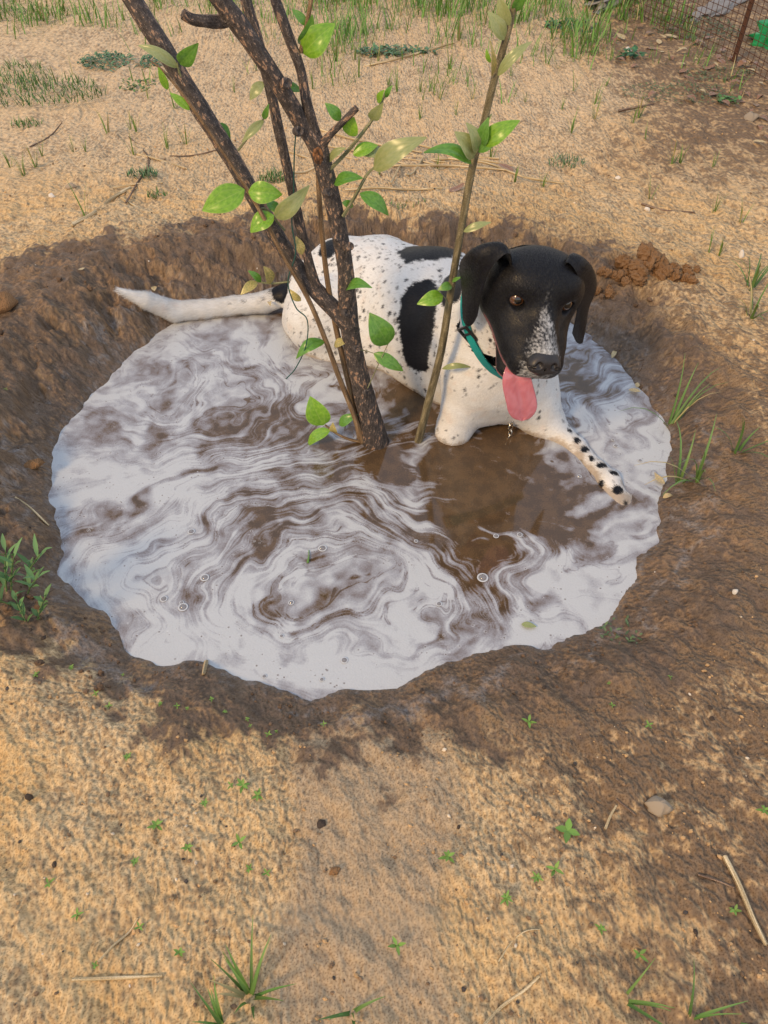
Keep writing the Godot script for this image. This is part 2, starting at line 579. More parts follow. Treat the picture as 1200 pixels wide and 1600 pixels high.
func foam_strip(k: int):
	var rows := PN / STRIPS
	var cb := PackedByteArray()
	cb.resize(rows * PN * 3)
	var rb := PackedByteArray()
	rb.resize(rows * PN)
	var hb := PackedFloat32Array()
	hb.resize(rows * PN)
	var n0: FastNoiseLite = noises[0]
	var n1: FastNoiseLite = noises[1]
	var n2: FastNoiseLite = noises[2]
	var n3: FastNoiseLite = noises[3]
	var n4: FastNoiseLite = noises[4]
	var mud := Vector3(0.125, 0.076, 0.038)
	var mud_dark := Vector3(0.085, 0.054, 0.030)
	var scum := Vector3(0.225, 0.200, 0.200)
	var thin := Vector3(0.37, 0.37, 0.39)
	var thick := Vector3(0.53, 0.545, 0.55)
	for r in rows:
		var j := k * rows + r
		var z := PZ0 + PS * (j + 0.5) / PN
		for i in PN:
			var x := PX0 + PS * (i + 0.5) / PN
			var at := j * PN + i
			var u := flow_u[at]
			var v := flow_v[at]
			var w := flow_w[at]
			var cv := cover[at]
			var big := n0.get_noise_3d(w * 4.0, u * 2.0, v * 2.0)
			var mid := n1.get_noise_3d(w * 10.0, u * 4.0, v * 4.0)
			var fil := n2.get_noise_3d(w * 34.0, u * 7.0, v * 7.0)
			var curd := n3.get_noise_2d(x, z)
			var grain := n4.get_noise_2d(x, z)
			var calm := clampf(1.0 - maxf(cv, 0.0) * 0.75 + cloud[at] * 0.8, 0.25, 1.2)
			var f := 0.615 + cv * 0.42 + big * 0.45 + (mid * 0.42 + fil * 0.32) * calm + curd * 0.20 + cloud[at] * 0.42
			# torn dark threads between the sheets of foam
			var thread := 1.0 - clampf(absf(mid + fil * 0.4 + 0.08) / 0.065, 0.0, 1.0)
			f -= thread * 0.42 * clampf(0.95 - cv * 0.45, 0.0, 1.0) * clampf(0.6 + big * 1.6, 0.15, 1.0)
			f += grain * 0.06
			var col: Vector3
			if f < 0.20:
				col = mud_dark.lerp(mud, clampf(0.5 + curd * 1.3 + grain * 0.7, 0.0, 1.0))
			elif f < 0.38:
				col = mud.lerp(scum, (f - 0.20) / 0.18)
			elif f < 0.66:
				col = scum.lerp(thin, (f - 0.38) / 0.28)
			else:
				col = thin.lerp(thick, clampf((f - 0.66) / 0.30, 0.0, 1.0))
			var t := clampf((f - 0.3) / 0.5, 0.0, 1.0)
			col *= 1.0 + grain * 0.10 * (1.0 - t * 0.6)
			var q := (r * PN + i) * 3
			cb[q] = srgb8(col.x)
			cb[q + 1] = srgb8(col.y)
			cb[q + 2] = srgb8(col.z)
			rb[r * PN + i] = int(255.0 * lerpf(0.06, 0.42, t * t))
			hb[r * PN + i] = 0.5 + t * (0.22 + curd * 0.10 + grain * 0.08)
	foam_strips[k] = cb
	foam_bump[k] = hb
	foam_rough[k] = rb

func dot_hole(im: Image, cx: float, cy: float, rad: float, rim: float):
	# a burst bubble: dark hole, white rim
	var ext := int(rad + rim + 2)
	for j in range(int(cy) - ext, int(cy) + ext + 1):
		for i in range(int(cx) - ext, int(cx) + ext + 1):
			if i < 0 or j < 0 or i >= PN or j >= PN: continue
			var d := Vector2(i - cx, (j - cy) * 1.05).length()
			var c := im.get_pixel(i, j).srgb_to_linear()
			if d < rad:
				c = c.lerp(Color(0.13, 0.10, 0.085), clampf((rad - d) * 1.2, 0.0, 0.85))
			elif d < rad + rim:
				c = c.lerp(Color(0.64, 0.65, 0.66), 0.75 * (1.0 - (d - rad) / rim))
			im.set_pixel(i, j, c.linear_to_srgb())

func build_puddle():
	var m := 256
	var au := PackedFloat32Array(); au.resize(m * m)
	var av := PackedFloat32Array(); av.resize(m * m)
	var ac := PackedFloat32Array(); ac.resize(m * m)
	var aw := PackedFloat32Array(); aw.resize(m * m)
	var al := PackedFloat32Array(); al.resize(m * m)
	var warp_a := soil_noise(51, 3.2, 3)
	var warp_b := soil_noise(52, 11.0, 2)
	var warp_c := soil_noise(53, 7.0, 3)
	for j in m:
		for i in m:
			var p := Vector2(PX0 + PS * (i + 0.5) / m, PZ0 + PS * (j + 0.5) / m)
			var wx := warp_a.get_noise_2d(p.x, p.y)
			var wy := warp_a.get_noise_2d(p.x + 40.0, p.y)
			var q := p + Vector2(wx * 0.075 + warp_b.get_noise_2d(p.x, p.y) * 0.009, wy * 0.06 + warp_b.get_noise_2d(p.x + 40.0, p.y) * 0.009)
			var cv := 0.0
			for b in COVER:
				var o: Vector2 = p - b[0] + Vector2(wx, wy) * 0.05
				var e: float = o.x * o.x / (b[1] * b[1]) + o.y * o.y / (b[2] * b[2])
				if e < 6.0: cv += b[3] * exp(-e)
			# foam packs against the banks
			var dw := field_at(water_field, p.x, p.y)
			cv += 0.30 * exp(-absf(dw) / 0.04) * (1.0 if p.y > -1.25 or p.x < 0.0 else 0.4)
			ac[j * m + i] = clampf(cv, -1.4, 1.0)
			al[j * m + i] = warp_c.get_noise_2d(q.x, q.y)
			var t := q
			var psi := p.y * 0.38 + p.x * 0.12
			for b in EDDY:
				var o: Vector2 = q - b[0]
				var r2: float = (o.x * o.x / (b[3] * b[3]) + o.y * o.y / (b[4] * b[4])) / (b[2] * b[2])
				psi += b[1] * exp(-r2)
				t = b[0] + (t - b[0]).rotated(b[5] * exp(-r2 * 1.5))
			psi += (t.x * 0.9 + t.y * 0.5) * 0.40
			au[j * m + i] = t.x
			av[j * m + i] = t.y
			aw[j * m + i] = psi
	var big := func(a: PackedFloat32Array) -> PackedFloat32Array:
		var im := Image.create_from_data(m, m, false, Image.FORMAT_RF, a.to_byte_array())
		im.resize(PN, PN, Image.INTERPOLATE_CUBIC)
		return im.get_data().to_float32_array()
	flow_u = big.call(au)
	flow_v = big.call(av)
	cover = big.call(ac)
	flow_w = big.call(aw)
	cloud = big.call(al)
	noises = [soil_noise(41, 1.0, 3), soil_noise(42, 1.0, 4), soil_noise(43, 1.0, 3), soil_noise(44, 22.0, 4), soil_noise(45, 240.0, 2)]
	foam_strips.resize(STRIPS); foam_bump.resize(STRIPS); foam_rough.resize(STRIPS)
	var job := WorkerThreadPool.add_group_task(foam_strip, STRIPS)
	WorkerThreadPool.wait_for_group_task_completion(job)
	var cb := PackedByteArray()
	var hb := PackedFloat32Array()
	var rb := PackedByteArray()
	for k in STRIPS:
		cb.append_array(foam_strips[k])
		hb.append_array(foam_bump[k])
		rb.append_array(foam_rough[k])
	var im := Image.create_from_data(PN, PN, false, Image.FORMAT_RGB8, cb)
	# pinholes and burst bubbles in the foam
	rng.seed = 515
	for n in 1100:
		var p := Vector2(PX0 + PS * rng.randf(), PZ0 + PS * rng.randf())
		var px := (p.x - PX0) / PS * PN
		var pz := (p.y - PZ0) / PS * PN
		var here: float = cover[clampi(int(pz), 0, PN - 1) * PN + clampi(int(px), 0, PN - 1)]
		if here < 0.05 or field_at(water_field, p.x, p.y) > -0.01: continue
		for c in rng.randi_range(1, 4):
			dot_hole(im, px + rng.randfn(0, 6), pz + rng.randfn(0, 6), rng.randf_range(0.5, 1.6), rng.randf_range(0.3, 1.2))
	var water := StandardMaterial3D.new()
	water.albedo_texture = ImageTexture.create_from_image(im)
	water.roughness_texture = ImageTexture.create_from_image(Image.create_from_data(PN, PN, false, Image.FORMAT_L8, rb))
	water.roughness = 1.0
	water.heightmap_enabled = true
	water.heightmap_texture = ImageTexture.create_from_image(Image.create_from_data(PN, PN, false, Image.FORMAT_RF, hb.to_byte_array()))
	water.heightmap_scale = 0.22
	M.water = water
	var s := Soup.new()
	var k := 120
	for j in k + 1:
		for i in k + 1:
			var x := PX0 + PS * i / k
			var z := PZ0 + PS * j / k
			s.vert(Vector3(x, 0.0, z), Vector3.UP, Color.WHITE, Vector2(float(i) / k, float(j) / k))
	for j in k:
		for i in k:
			var x := PX0 + PS * (i + 0.5) / k
			var z := PZ0 + PS * (j + 0.5) / k
			if field_at(water_field, x, z) < 0.05:
				var a := j * (k + 1) + i
				s.quad(a, a + 1, a + k + 2, a + k + 1)
	var pool := structure("water", s.mesh(), water, "muddy brown puddle water marbled with white foam, filling the pit")
	# larger bubbles still standing in the foam
	var dome := StandardMaterial3D.new()
	dome.albedo_color = Color(0.86, 0.88, 0.9, 0.16)
	dome.transparency = BaseMaterial3D.TRANSPARENCY_ALPHA
	dome.roughness = 0.03
	var rim := StandardMaterial3D.new()
	rim.albedo_color = Color(0.79, 0.80, 0.81)
	rim.roughness = 0.5
	var heart := StandardMaterial3D.new()
	heart.albedo_color = Color(0.45, 0.42, 0.41)
	heart.roughness = 0.12
	for b in BUBBLES:
		var r: float = b[1]
		var c: Vector2 = b[0]
		var u := Soup.new()
		bubble_shape(u, r, 0.55)
		var o := put("bubble", u.mesh(), dome, pool)
		o.position = Vector3(c.x, 0.0012, c.y)
		var t := TorusMesh.new()
		t.inner_radius = r * 0.95
		t.outer_radius = r * 1.35
		t.rings = 20
		t.ring_segments = 8
		var ring := put("rim", t, rim, o)
		ring.scale.y = 0.35
		var dsk := Soup.new()
		var cc := dsk.vert(Vector3.ZERO, Vector3.UP)
		for i in 17:
			dsk.vert(Vector3(cos(TAU * i / 16.0), 0, sin(TAU * i / 16.0)) * r, Vector3.UP)
		for i in 16: dsk.tri(cc, i + 1, i + 2)
		put("heart", dsk.mesh(), heart, o)

func bubble_shape(s: Soup, r: float, tall: float):
	var rows := []
	for i in 6:
		var a := PI * 0.5 * i / 5.0
		var row := PackedInt32Array()
		for j in 15:
			var b := TAU * j / 14.0
			var d := Vector3(cos(a) * cos(b), sin(a), cos(a) * sin(b))
			row.append(s.vert(Vector3(d.x * r, d.y * r * tall, d.z * r), d))
		rows.append(row)
	s.grid(rows, false)

const BUBBLES := [
	[Vector2(0.1752, -0.8328), 0.0075], [Vector2(-0.1128, -0.9003), 0.006], [Vector2(-0.3185, -0.8328), 0.006], [Vector2(-0.3461, -0.7694), 0.0065], [Vector2(-0.3603, -0.9405), 0.005], [Vector2(0.0951, -0.7761), 0.004], [Vector2(-0.3825, -0.7869), 0.005],
	[Vector2(0.2084, -0.9295), 0.004], [Vector2(-0.1606, -0.7788), 0.0038], [Vector2(-0.0647, -0.6645), 0.0045], [Vector2(-0.1922, -0.635), 0.003], [Vector2(-0.0994, -0.6292), 0.003], [Vector2(0.0592, -0.9172), 0.003], [Vector2(0.4802, -1.1743), 0.004],
	[Vector2(0.5209, -1.1306), 0.0035], [Vector2(0.2528, -0.9327), 0.004], [Vector2(0.3895, -1.085), 0.0035], [Vector2(0.4783, -1.1918), 0.003], [Vector2(-0.35, -0.7788), 0.003], [Vector2(-0.1712, -0.7111), 0.0028],
]


# ---------------------------------------------------------------- materials
func plain(col: Color, rough := 0.8, vertex := false) -> StandardMaterial3D:
	var m := StandardMaterial3D.new()
	m.albedo_color = col
	m.roughness = rough
	m.vertex_color_use_as_albedo = vertex
	return m

func make_materials():
	M.coat = plain(Color.WHITE, 0.42, true)
	M.coat.metallic_specular = 0.38
	var hair := NoiseTexture2D.new()
	hair.width = 512; hair.height = 512; hair.seamless = true
	hair.noise = soil_noise(61, 0.06, 3)
	M.coat.heightmap_enabled = true
	M.coat.heightmap_texture = hair
	M.coat.heightmap_scale = 0.09
	M.coat.uv1_triplanar = true
	M.coat.uv1_world_triplanar = true
	M.coat.uv1_scale = Vector3(17, 5, 17)
	M.coat.rim_enabled = true
	M.coat.rim = 0.06
	M.coat.rim_tint = 0.5
	M.fur = plain(Color.WHITE, 0.36, true)
	M.fur.metallic_specular = 0.34
	M.eye = plain(Color.WHITE, 0.04, true)
	M.eye.clearcoat_enabled = true
	M.eye.clearcoat = 1.0
	M.eye.clearcoat_roughness = 0.02
	M.nose = plain(Color.WHITE, 0.42, true)
	M.tongue = plain(Color.WHITE, 0.28, true)
	M.tongue.clearcoat_enabled = true
	M.tongue.clearcoat = 1.0
	M.tongue.clearcoat_roughness = 0.1
	M.tongue.subsurf_scatter_enabled = true
	M.tongue.subsurf_scatter_strength = 0.15
	M.strap = plain(Color.WHITE, 0.75, true)
	M.black_plastic = plain(Color(0.07, 0.07, 0.075), 0.35)
	M.steel = plain(Color(0.80, 0.78, 0.74), 0.22)
	M.steel.metallic = 1.0
	M.twine = plain(Color(0.10, 0.30, 0.27), 0.6)
	M.sapling_bark = bark_material(Color(0.165, 0.135, 0.070), Color(0.24, 0.20, 0.11), 0.4, 95, 0.25)

# ---------------------------------------------------------------- smooth bodies from tapered bones
class Flesh:
	var kind := PackedInt32Array()      # 0 tapered bone, 1 ellipsoid
	var cut := PackedInt32Array()
	var pa := PackedVector3Array()
	var pb := PackedVector3Array()      # bone: b - a; ellipsoid: radii
	var ra := PackedFloat32Array()
	var rb := PackedFloat32Array()
	var kk := PackedFloat32Array()
	var il := PackedFloat32Array()
	var turn: Array[Basis] = []
	var v := PackedVector3Array()
	var n := PackedVector3Array()
	var idx := PackedInt32Array()
	var frame := Transform3D.IDENTITY   # positions given in this frame

	func bone(a: Vector3, b: Vector3, r0: float, r1: float, k := 0.03, carve := 0):
		a = frame * a
		b = frame * b
		kind.append(0); cut.append(carve); pa.append(a); pb.append(b - a); ra.append(r0); rb.append(r1); kk.append(k)
		il.append(1.0 / maxf((b - a).length_squared(), 1e-9)); turn.append(Basis.IDENTITY)

	func ball(c: Vector3, r: Vector3, k := 0.03, carve := 0, tilt := Basis.IDENTITY):
		kind.append(1); cut.append(carve); pa.append(frame * c); pb.append(r); ra.append(0.0); rb.append(0.0); kk.append(k); il.append(0.0)
		turn.append((frame.basis * tilt).inverse())

	func one(i: int, p: Vector3) -> float:
		var o := p - pa[i]
		if kind[i] == 0:
			var t := clampf(o.dot(pb[i]) * il[i], 0.0, 1.0)
			return (o - pb[i] * t).length() - lerpf(ra[i], rb[i], t)
		var q: Vector3 = turn[i] * o
		var r := pb[i]
		var s := q / r
		var l := s.length()
		var g := (s / r).length()
		return l * (l - 1.0) / maxf(g, 1e-6)

	func value(p: Vector3, only := PackedInt32Array()) -> float:
		var d := 1.0
		var all := only.is_empty()
		for m in (kind.size() if all else only.size()):
			var i := m if all else only[m]
			var e: float
			var o := p - pa[i]
			if kind[i] == 0:
				var t := clampf(o.dot(pb[i]) * il[i], 0.0, 1.0)
				e = (o - pb[i] * t).length() - lerpf(ra[i], rb[i], t)
			else:
				var q: Vector3 = turn[i] * o
				var r := pb[i]
				var s := q / r
				var l := s.length()
				var g := (s / r).length()
				e = l * (l - 1.0) / maxf(g, 1e-6)
			var k := kk[i]
			if cut[i] == 0:
				if e - d < k:
					var h := maxf(k - absf(d - e), 0.0) / k
					d = minf(d, e) - h * h * k * 0.25
			else:
				e = -e
				if d - e < k:
					var h := maxf(k - absf(d - e), 0.0) / k
					d = maxf(d, e) + h * h * k * 0.25
		return d

	# bones that matter within a distance of p
	func near(p: Vector3, dist: float, from := PackedInt32Array()) -> PackedInt32Array:
		var r := PackedInt32Array()
		var all := from.is_empty()
		for m in (kind.size() if all else from.size()):
			var i := m if all else from[m]
			if one(i, p) < dist + kk[i]: r.append(i)
		return r

	var val := PackedFloat32Array()
	var vid := PackedInt32Array()
	var _cells := PackedInt32Array()

	func block(lo: Vector3, cell: float, bx: int, by: int, bz: int, sx: int, sxy: int, off: Array, few: PackedInt32Array):
		for z in range(bz, bz + 5):
			for y in range(by, by + 5):
				for x in range(bx, bx + 5):
					var i := z * sxy + y * sx + x
					if val[i] > 1e8: val[i] = value(lo + Vector3(x, y, z) * cell, few)
		for z in range(bz, bz + 4):
			for y in range(by, by + 4):
				for x in range(bx, bx + 4):
					var i := z * sxy + y * sx + x
					var neg := 0
					for o in off:
						if val[i + o] < 0.0: neg += 1
					if neg == 0 or neg == 8: continue
					var sum := Vector3.ZERO
					var cnt := 0
					for e in 12:
						var ca: int = EA[e]
						var cb: int = EB[e]
						var a: float = val[i + off[ca]]
						var b: float = val[i + off[cb]]
						if (a < 0.0) == (b < 0.0): continue
						var t := a / (a - b)
						sum += Vector3(ca & 1, (ca >> 1) & 1, ca >> 2).lerp(Vector3(cb & 1, (cb >> 1) & 1, cb >> 2), t)
						cnt += 1
					sum /= cnt
					var g := Vector3.ZERO
					g.x = val[i + off[1]] + val[i + off[3]] + val[i + off[5]] + val[i + off[7]] - val[i] - val[i + off[2]] - val[i + off[4]] - val[i + off[6]]
					g.y = val[i + off[2]] + val[i + off[3]] + val[i + off[6]] + val[i + off[7]] - val[i] - val[i + off[1]] - val[i + off[4]] - val[i + off[5]]
					g.z = val[i + off[4]] + val[i + off[5]] + val[i + off[6]] + val[i + off[7]] - val[i] - val[i + off[1]] - val[i + off[2]] - val[i + off[3]]
					vid[i] = v.size()
					v.append(lo + (Vector3(x, y, z) + sum) * cell)
					n.append(g.normalized())
					_cells.append(i)

	# surface nets on the cells near the skin
	func skin(lo: Vector3, hi: Vector3, cell: float):
		var nx := int(ceil((hi.x - lo.x) / cell / 4.0)) * 4
		var ny := int(ceil((hi.y - lo.y) / cell / 4.0)) * 4
		var nz := int(ceil((hi.z - lo.z) / cell / 4.0)) * 4
		var sx := nx + 1
		var sxy := sx * (ny + 1)
		val.resize(sxy * (nz + 1))
		val.fill(1e9)
		vid.resize(sxy * (nz + 1))
		vid.fill(-1)
		var off := [0, 1, sx, sx + 1, sxy, sxy + 1, sxy + sx, sxy + sx + 1]
		var reach := cell * 2.0 * 1.75 * 1.45
		var wide := cell * 8.0 * 1.75 * 1.4
		for cz in range(0, nz, 16):
			for cy in range(0, ny, 16):
				for cx in range(0, nx, 16):
					var big := near(lo + Vector3(cx + 8, cy + 8, cz + 8) * cell, wide)
					if big.is_empty(): continue
					for bz in range(cz, mini(cz + 16, nz), 4):
						for by in range(cy, mini(cy + 16, ny), 4):
							for bx in range(cx, mini(cx + 16, nx), 4):
								var c := lo + Vector3(bx + 2, by + 2, bz + 2) * cell
								var few := near(c, reach + cell * 4.0, big)
								if few.is_empty() or absf(value(c, few)) > reach: continue
								block(lo, cell, bx, by, bz, sx, sxy, off, few)
		var cells := _cells
		for i in cells:
			# edges along x, y, z from the cell's low corner
			var a := val[i]
			for ax in 3:
				var st: int = [1, sx, sxy][ax]
				var u: int = [sx, sxy, 1][ax]
				var w: int = [sxy, 1, sx][ax]
				var b := val[i + st]
				if b > 1e8 or (a < 0.0) == (b < 0.0): continue
				if i - u - w < 0: continue
				var q0 := vid[i]
				var q1 := vid[i - u]
				var q2 := vid[i - u - w]
				var q3 := vid[i - w]
				if q0 < 0 or q1 < 0 or q2 < 0 or q3 < 0: continue
				if a < 0.0:
					idx.append_array([q0, q1, q2, q0, q2, q3])
				else:
					idx.append_array([q0, q2, q1, q0, q3, q2])

	func divide():
		var mid := {}
		var out := PackedInt32Array()
		var i := 0
		while i < idx.size():
			var t := [idx[i], idx[i + 1], idx[i + 2]]
			var e := [0, 0, 0]
			for k in 3:
				var a: int = t[k]
				var b: int = t[(k + 1) % 3]
				var key := mini(a, b) * 2000003 + maxi(a, b)
				var m: int = mid.get(key, -1)
				if m < 0:
					m = v.size()
					v.append((v[a] + v[b]) * 0.5)
					n.append((n[a] + n[b]).normalized())
					mid[key] = m
				e[k] = m
			out.append_array([t[0], e[0], e[2], e[0], t[1], e[1], e[2], e[1], t[2], e[0], e[1], e[2]])
			i += 3
		idx = out

	const EA := [0, 2, 4, 6, 0, 1, 4, 5, 0, 1, 2, 3]
	const EB := [1, 3, 5, 7, 2, 3, 6, 7, 4, 5, 6, 7]

	func into(s: Soup, paint: Callable):
		var moved := PackedInt32Array()
		moved.resize(v.size())
		moved.fill(-1)
		for i in idx:
			if moved[i] < 0:
				moved[i] = s.vert(v[i], n[i], paint.call(v[i], n[i]), Vector2.ZERO)
			s.idx.append(moved[i])

# ---------------------------------------------------------------- the dog
var head := Transform3D.IDENTITY
var coat_noise := FastNoiseLite.new()
var coat_fine := FastNoiseLite.new()

func spot_hash(i: int, j: int, k: int, s: int) -> float:
	var h := (i * 73856093) ^ (j * 19349663) ^ (k * 83492791) ^ (s * 2654435761)
	h = (h ^ (h >> 13)) * 1274126177
	h = h ^ (h >> 16)
	return float(h & 0xffff) / 65535.0

# black ticking in the white coat: 0 to 1
func ticking(p: Vector3, size: float, share: float, stretch: Vector3) -> float:
	var q := p * stretch / size
	var bi := int(floor(q.x))
	var bj := int(floor(q.y))
	var bk := int(floor(q.z))
	var best := 0.0
	if q.x - bi < 0.5: bi -= 1
	if q.y - bj < 0.5: bj -= 1
	if q.z - bk < 0.5: bk -= 1
	for k in range(bk, bk + 2):
		for j in range(bj, bj + 2):
			for i in range(bi, bi + 2):
				if spot_hash(i, j, k, 1) > share: continue
				var c := Vector3(i + spot_hash(i, j, k, 2), j + spot_hash(i, j, k, 3), k + spot_hash(i, j, k, 4))
				var r := 0.18 + 0.26 * spot_hash(i, j, k, 5)
				best = maxf(best, clampf((r - c.distance_to(q)) * 6.0, 0.0, 1.0))
	return best

const HAIR_BLACK := Color(0.006, 0.006, 0.008)
const HAIR_WHITE := Color(0.80, 0.80, 0.79)
const HAIR_CREAM := Color(0.76, 0.68, 0.56)

# soft edged black patches: centre, radii
const PATCH := [
	[Vector3(0.074, 0.200, -1.350), Vector3(0.050, 0.085, 0.075)],
	[Vector3(0.066, 0.142, -1.326), Vector3(0.040, 0.070, 0.050)],
	[Vector3(0.100, 0.243, -1.530), Vector3(0.075, 0.040, 0.075)],
	[Vector3(0.150, 0.285, -1.330), Vector3(0.050, 0.050, 0.070)],
	[Vector3(-0.127, 0.175, -1.668), Vector3(0.030, 0.030, 0.040)],
	[Vector3(-0.247, 0.066, -1.655), Vector3(0.026, 0.030, 0.035)],
	[Vector3(0.3985, 0.012, -1.1749), Vector3(0.008, 0.02, 0.008)],
	[Vector3(0.4113, 0.012, -1.1501), Vector3(0.009, 0.02, 0.009)],
	[Vector3(0.4205, 0.014, -1.1236), Vector3(0.006, 0.02, 0.009)],
	[Vector3(0.4365, 0.016, -1.1014), Vector3(0.012, 0.02, 0.008)],
	[Vector3(0.454, 0.018, -1.076), Vector3(0.010, 0.02, 0.007)],
	[Vector3(0.4571, 0.016, -1.0395), Vector3(0.012, 0.02, 0.010)],
	[Vector3(0.4466, 0.012, -1.0077), Vector3(0.014, 0.02, 0.010)],
	[Vector3(0.4263, 0.014, -1.0588), Vector3(0.007, 0.02, 0.008)],
	[Vector3(0.386, 0.015, -1.199), Vector3(0.006, 0.02, 0.006)],
]

func coat_color(p: Vector3, nn: Vector3) -> Color:
	var q: Vector3 = head.affine_inverse() * p
	var e := coat_noise.get_noise_3d(p.x, p.y, p.z)
	var f := coat_fine.get_noise_3d(p.x, p.y, p.z)
	# the whole head is black, down to the nape
	if p.y < -0.012: return HAIR_CREAM
	var black := 0.0
	if q.length() < 0.24: black = clampf((0.010 - head_flesh.value(p) + e * 0.006) / 0.004, 0.0, 1.0)
	var white := HAIR_WHITE
	if black > 0.02:
		# blaze: a thin line between the eyes widening to a grizzled muzzle
		var wide := 0.0012 + 0.028 * smoothstep(0.022, 0.10, q.z) + 0.002 * smoothstep(-0.06, 0.0, q.z)
		var bl := clampf((wide - absf(q.x + 0.002) + f * 0.010 + e * 0.006) / 0.010, 0.0, 1.0)
		bl *= smoothstep(-0.02, 0.06, q.z + f * 0.03)
		var frost := clampf(0.45 + f * 0.9 + e * 0.4, 0.0, 1.0) * smoothstep(0.0, 0.06, q.z)
		black *= 1.0 - bl * frost * 0.72
		# lips and the inside of the mouth
		var inside := clampf((-0.062 - q.y) / 0.01, 0.0, 1.0) * clampf(-nn.dot(head.basis.y) * 2.0, 0.0, 1.0) * clampf((q.z + 0.02) / 0.01, 0.0, 1.0)
		if inside > 0.3: return Color(0.30, 0.105, 0.12)
		return white.lerp(HAIR_BLACK.lerp(Color(0.014, 0.014, 0.015), clampf(f + 0.3, 0.0, 1.0)), black)
	for b in PATCH:
		var o: Vector3 = (p - b[0]) / b[1]
		black = maxf(black, clampf((1.0 - o.length() + e * 0.16 + f * 0.10) / 0.05, 0.0, 1.0))
	# creamier hair low on the chest, legs and tail
	var low := clampf(0.5 + e * 0.9 + (0.06 - p.y) * 3.0, 0.0, 1.0)
	white = white.lerp(HAIR_CREAM, low * 0.28)
	white = white.lerp(Color(0.76, 0.62, 0.55), clampf(e * 1.2 - 0.45, 0.0, 0.25))
	# mud-soaked hair along the waterline
	var soak := clampf((0.011 + e * 0.010 + f * 0.006 - p.y) / 0.006, 0.0, 1.0)
	white = white.lerp(Color(0.40, 0.31, 0.22), soak * 0.75)
	var share := 0.70
	var size := 0.0125
	if p.z > -1.33 and p.y > 0.12: share = 0.55
	if p.y < 0.13 and p.z > -1.32 and p.x < 0.36: share = 0.14
	if p.z < -1.5 and p.y < 0.13: share = 0.35
	if p.x > 0.36 and p.y < 0.09:
		share = 0.75; size = 0.021
	if p.x < -0.25:
		share = 0.5 * clampf((p.x + 0.43) * 7.0, 0.0, 1.0); size = 0.016
	share *= 0.65 + 0.9 * clampf(0.5 + coat_noise.get_noise_3d(p.x * 0.4 + 3.0, p.y * 0.4, p.z * 0.4), 0.0, 1.0)
	var w := p + Vector3(f, e, -f) * 0.0022
	var t := ticking(w, size, share, Vector3(1.0, 0.65, 1.0))
	t = maxf(t, 0.8 * ticking(w + Vector3(0.3, 0.1, 0.7), size * 0.55, share * 0.35, Vector3(1.0, 0.6, 1.0)))
	black = maxf(black, t * 0.93)
	return white.lerp(HAIR_BLACK, black)

func ear_sheet(s: Soup, rows_in: Array, thick: float, paint: Callable):
	# rows_in: four rows of four points in head space; a cubic patch given thickness
	var nu := 26
	var nv := 18
	var grid_pts := []
	for i in nu + 1:
		var line := []
		var u := float(i) / nu
		var cols := []
		for r in rows_in.size():
			cols.append(catmull(rows_in[r], u))
		for j in nv + 1:
			line.append(head * catmull(cols, float(j) / nv))
		grid_pts.append(line)
	var front := []
	var back := []
	for i in nu + 1:
		var fr := PackedInt32Array()
		var bk := PackedInt32Array()
		for j in nv + 1:
			var p: Vector3 = grid_pts[i][j]
			var du: Vector3 = grid_pts[mini(i + 1, nu)][j] - grid_pts[maxi(i - 1, 0)][j]
			var dv: Vector3 = grid_pts[i][mini(j + 1, nv)] - grid_pts[i][maxi(j - 1, 0)]
			var nn := du.cross(dv).normalized()
			var edge := minf(minf(i, nu - i) / 3.0, minf(j, nv - j) / 3.0)
			var th := thick * (0.25 + 0.75 * sqrt(clampf(edge, 0.0, 1.0)))
			fr.append(s.vert(p + nn * th, nn, paint.call(p, nn)))
			bk.append(s.vert(p - nn * th, -nn, paint.call(p, -nn)))
		front.append(fr)
		back.append(bk)
	for i in nu:
		for j in nv:
			s.quad(front[i][j], front[i][j + 1], front[i + 1][j + 1], front[i + 1][j])
			s.quad(back[i][j], back[i + 1][j], back[i + 1][j + 1], back[i][j + 1])
	for i in nu:
		s.quad(front[i][0], front[i + 1][0], back[i + 1][0], back[i][0])
		s.quad(front[i][nv], back[i][nv], back[i + 1][nv], front[i + 1][nv])
	for j in nv:
		s.quad(front[0][j], back[0][j], back[0][j + 1], front[0][j + 1])
		s.quad(front[nu][j], front[nu][j + 1], back[nu][j + 1], back[nu][j])

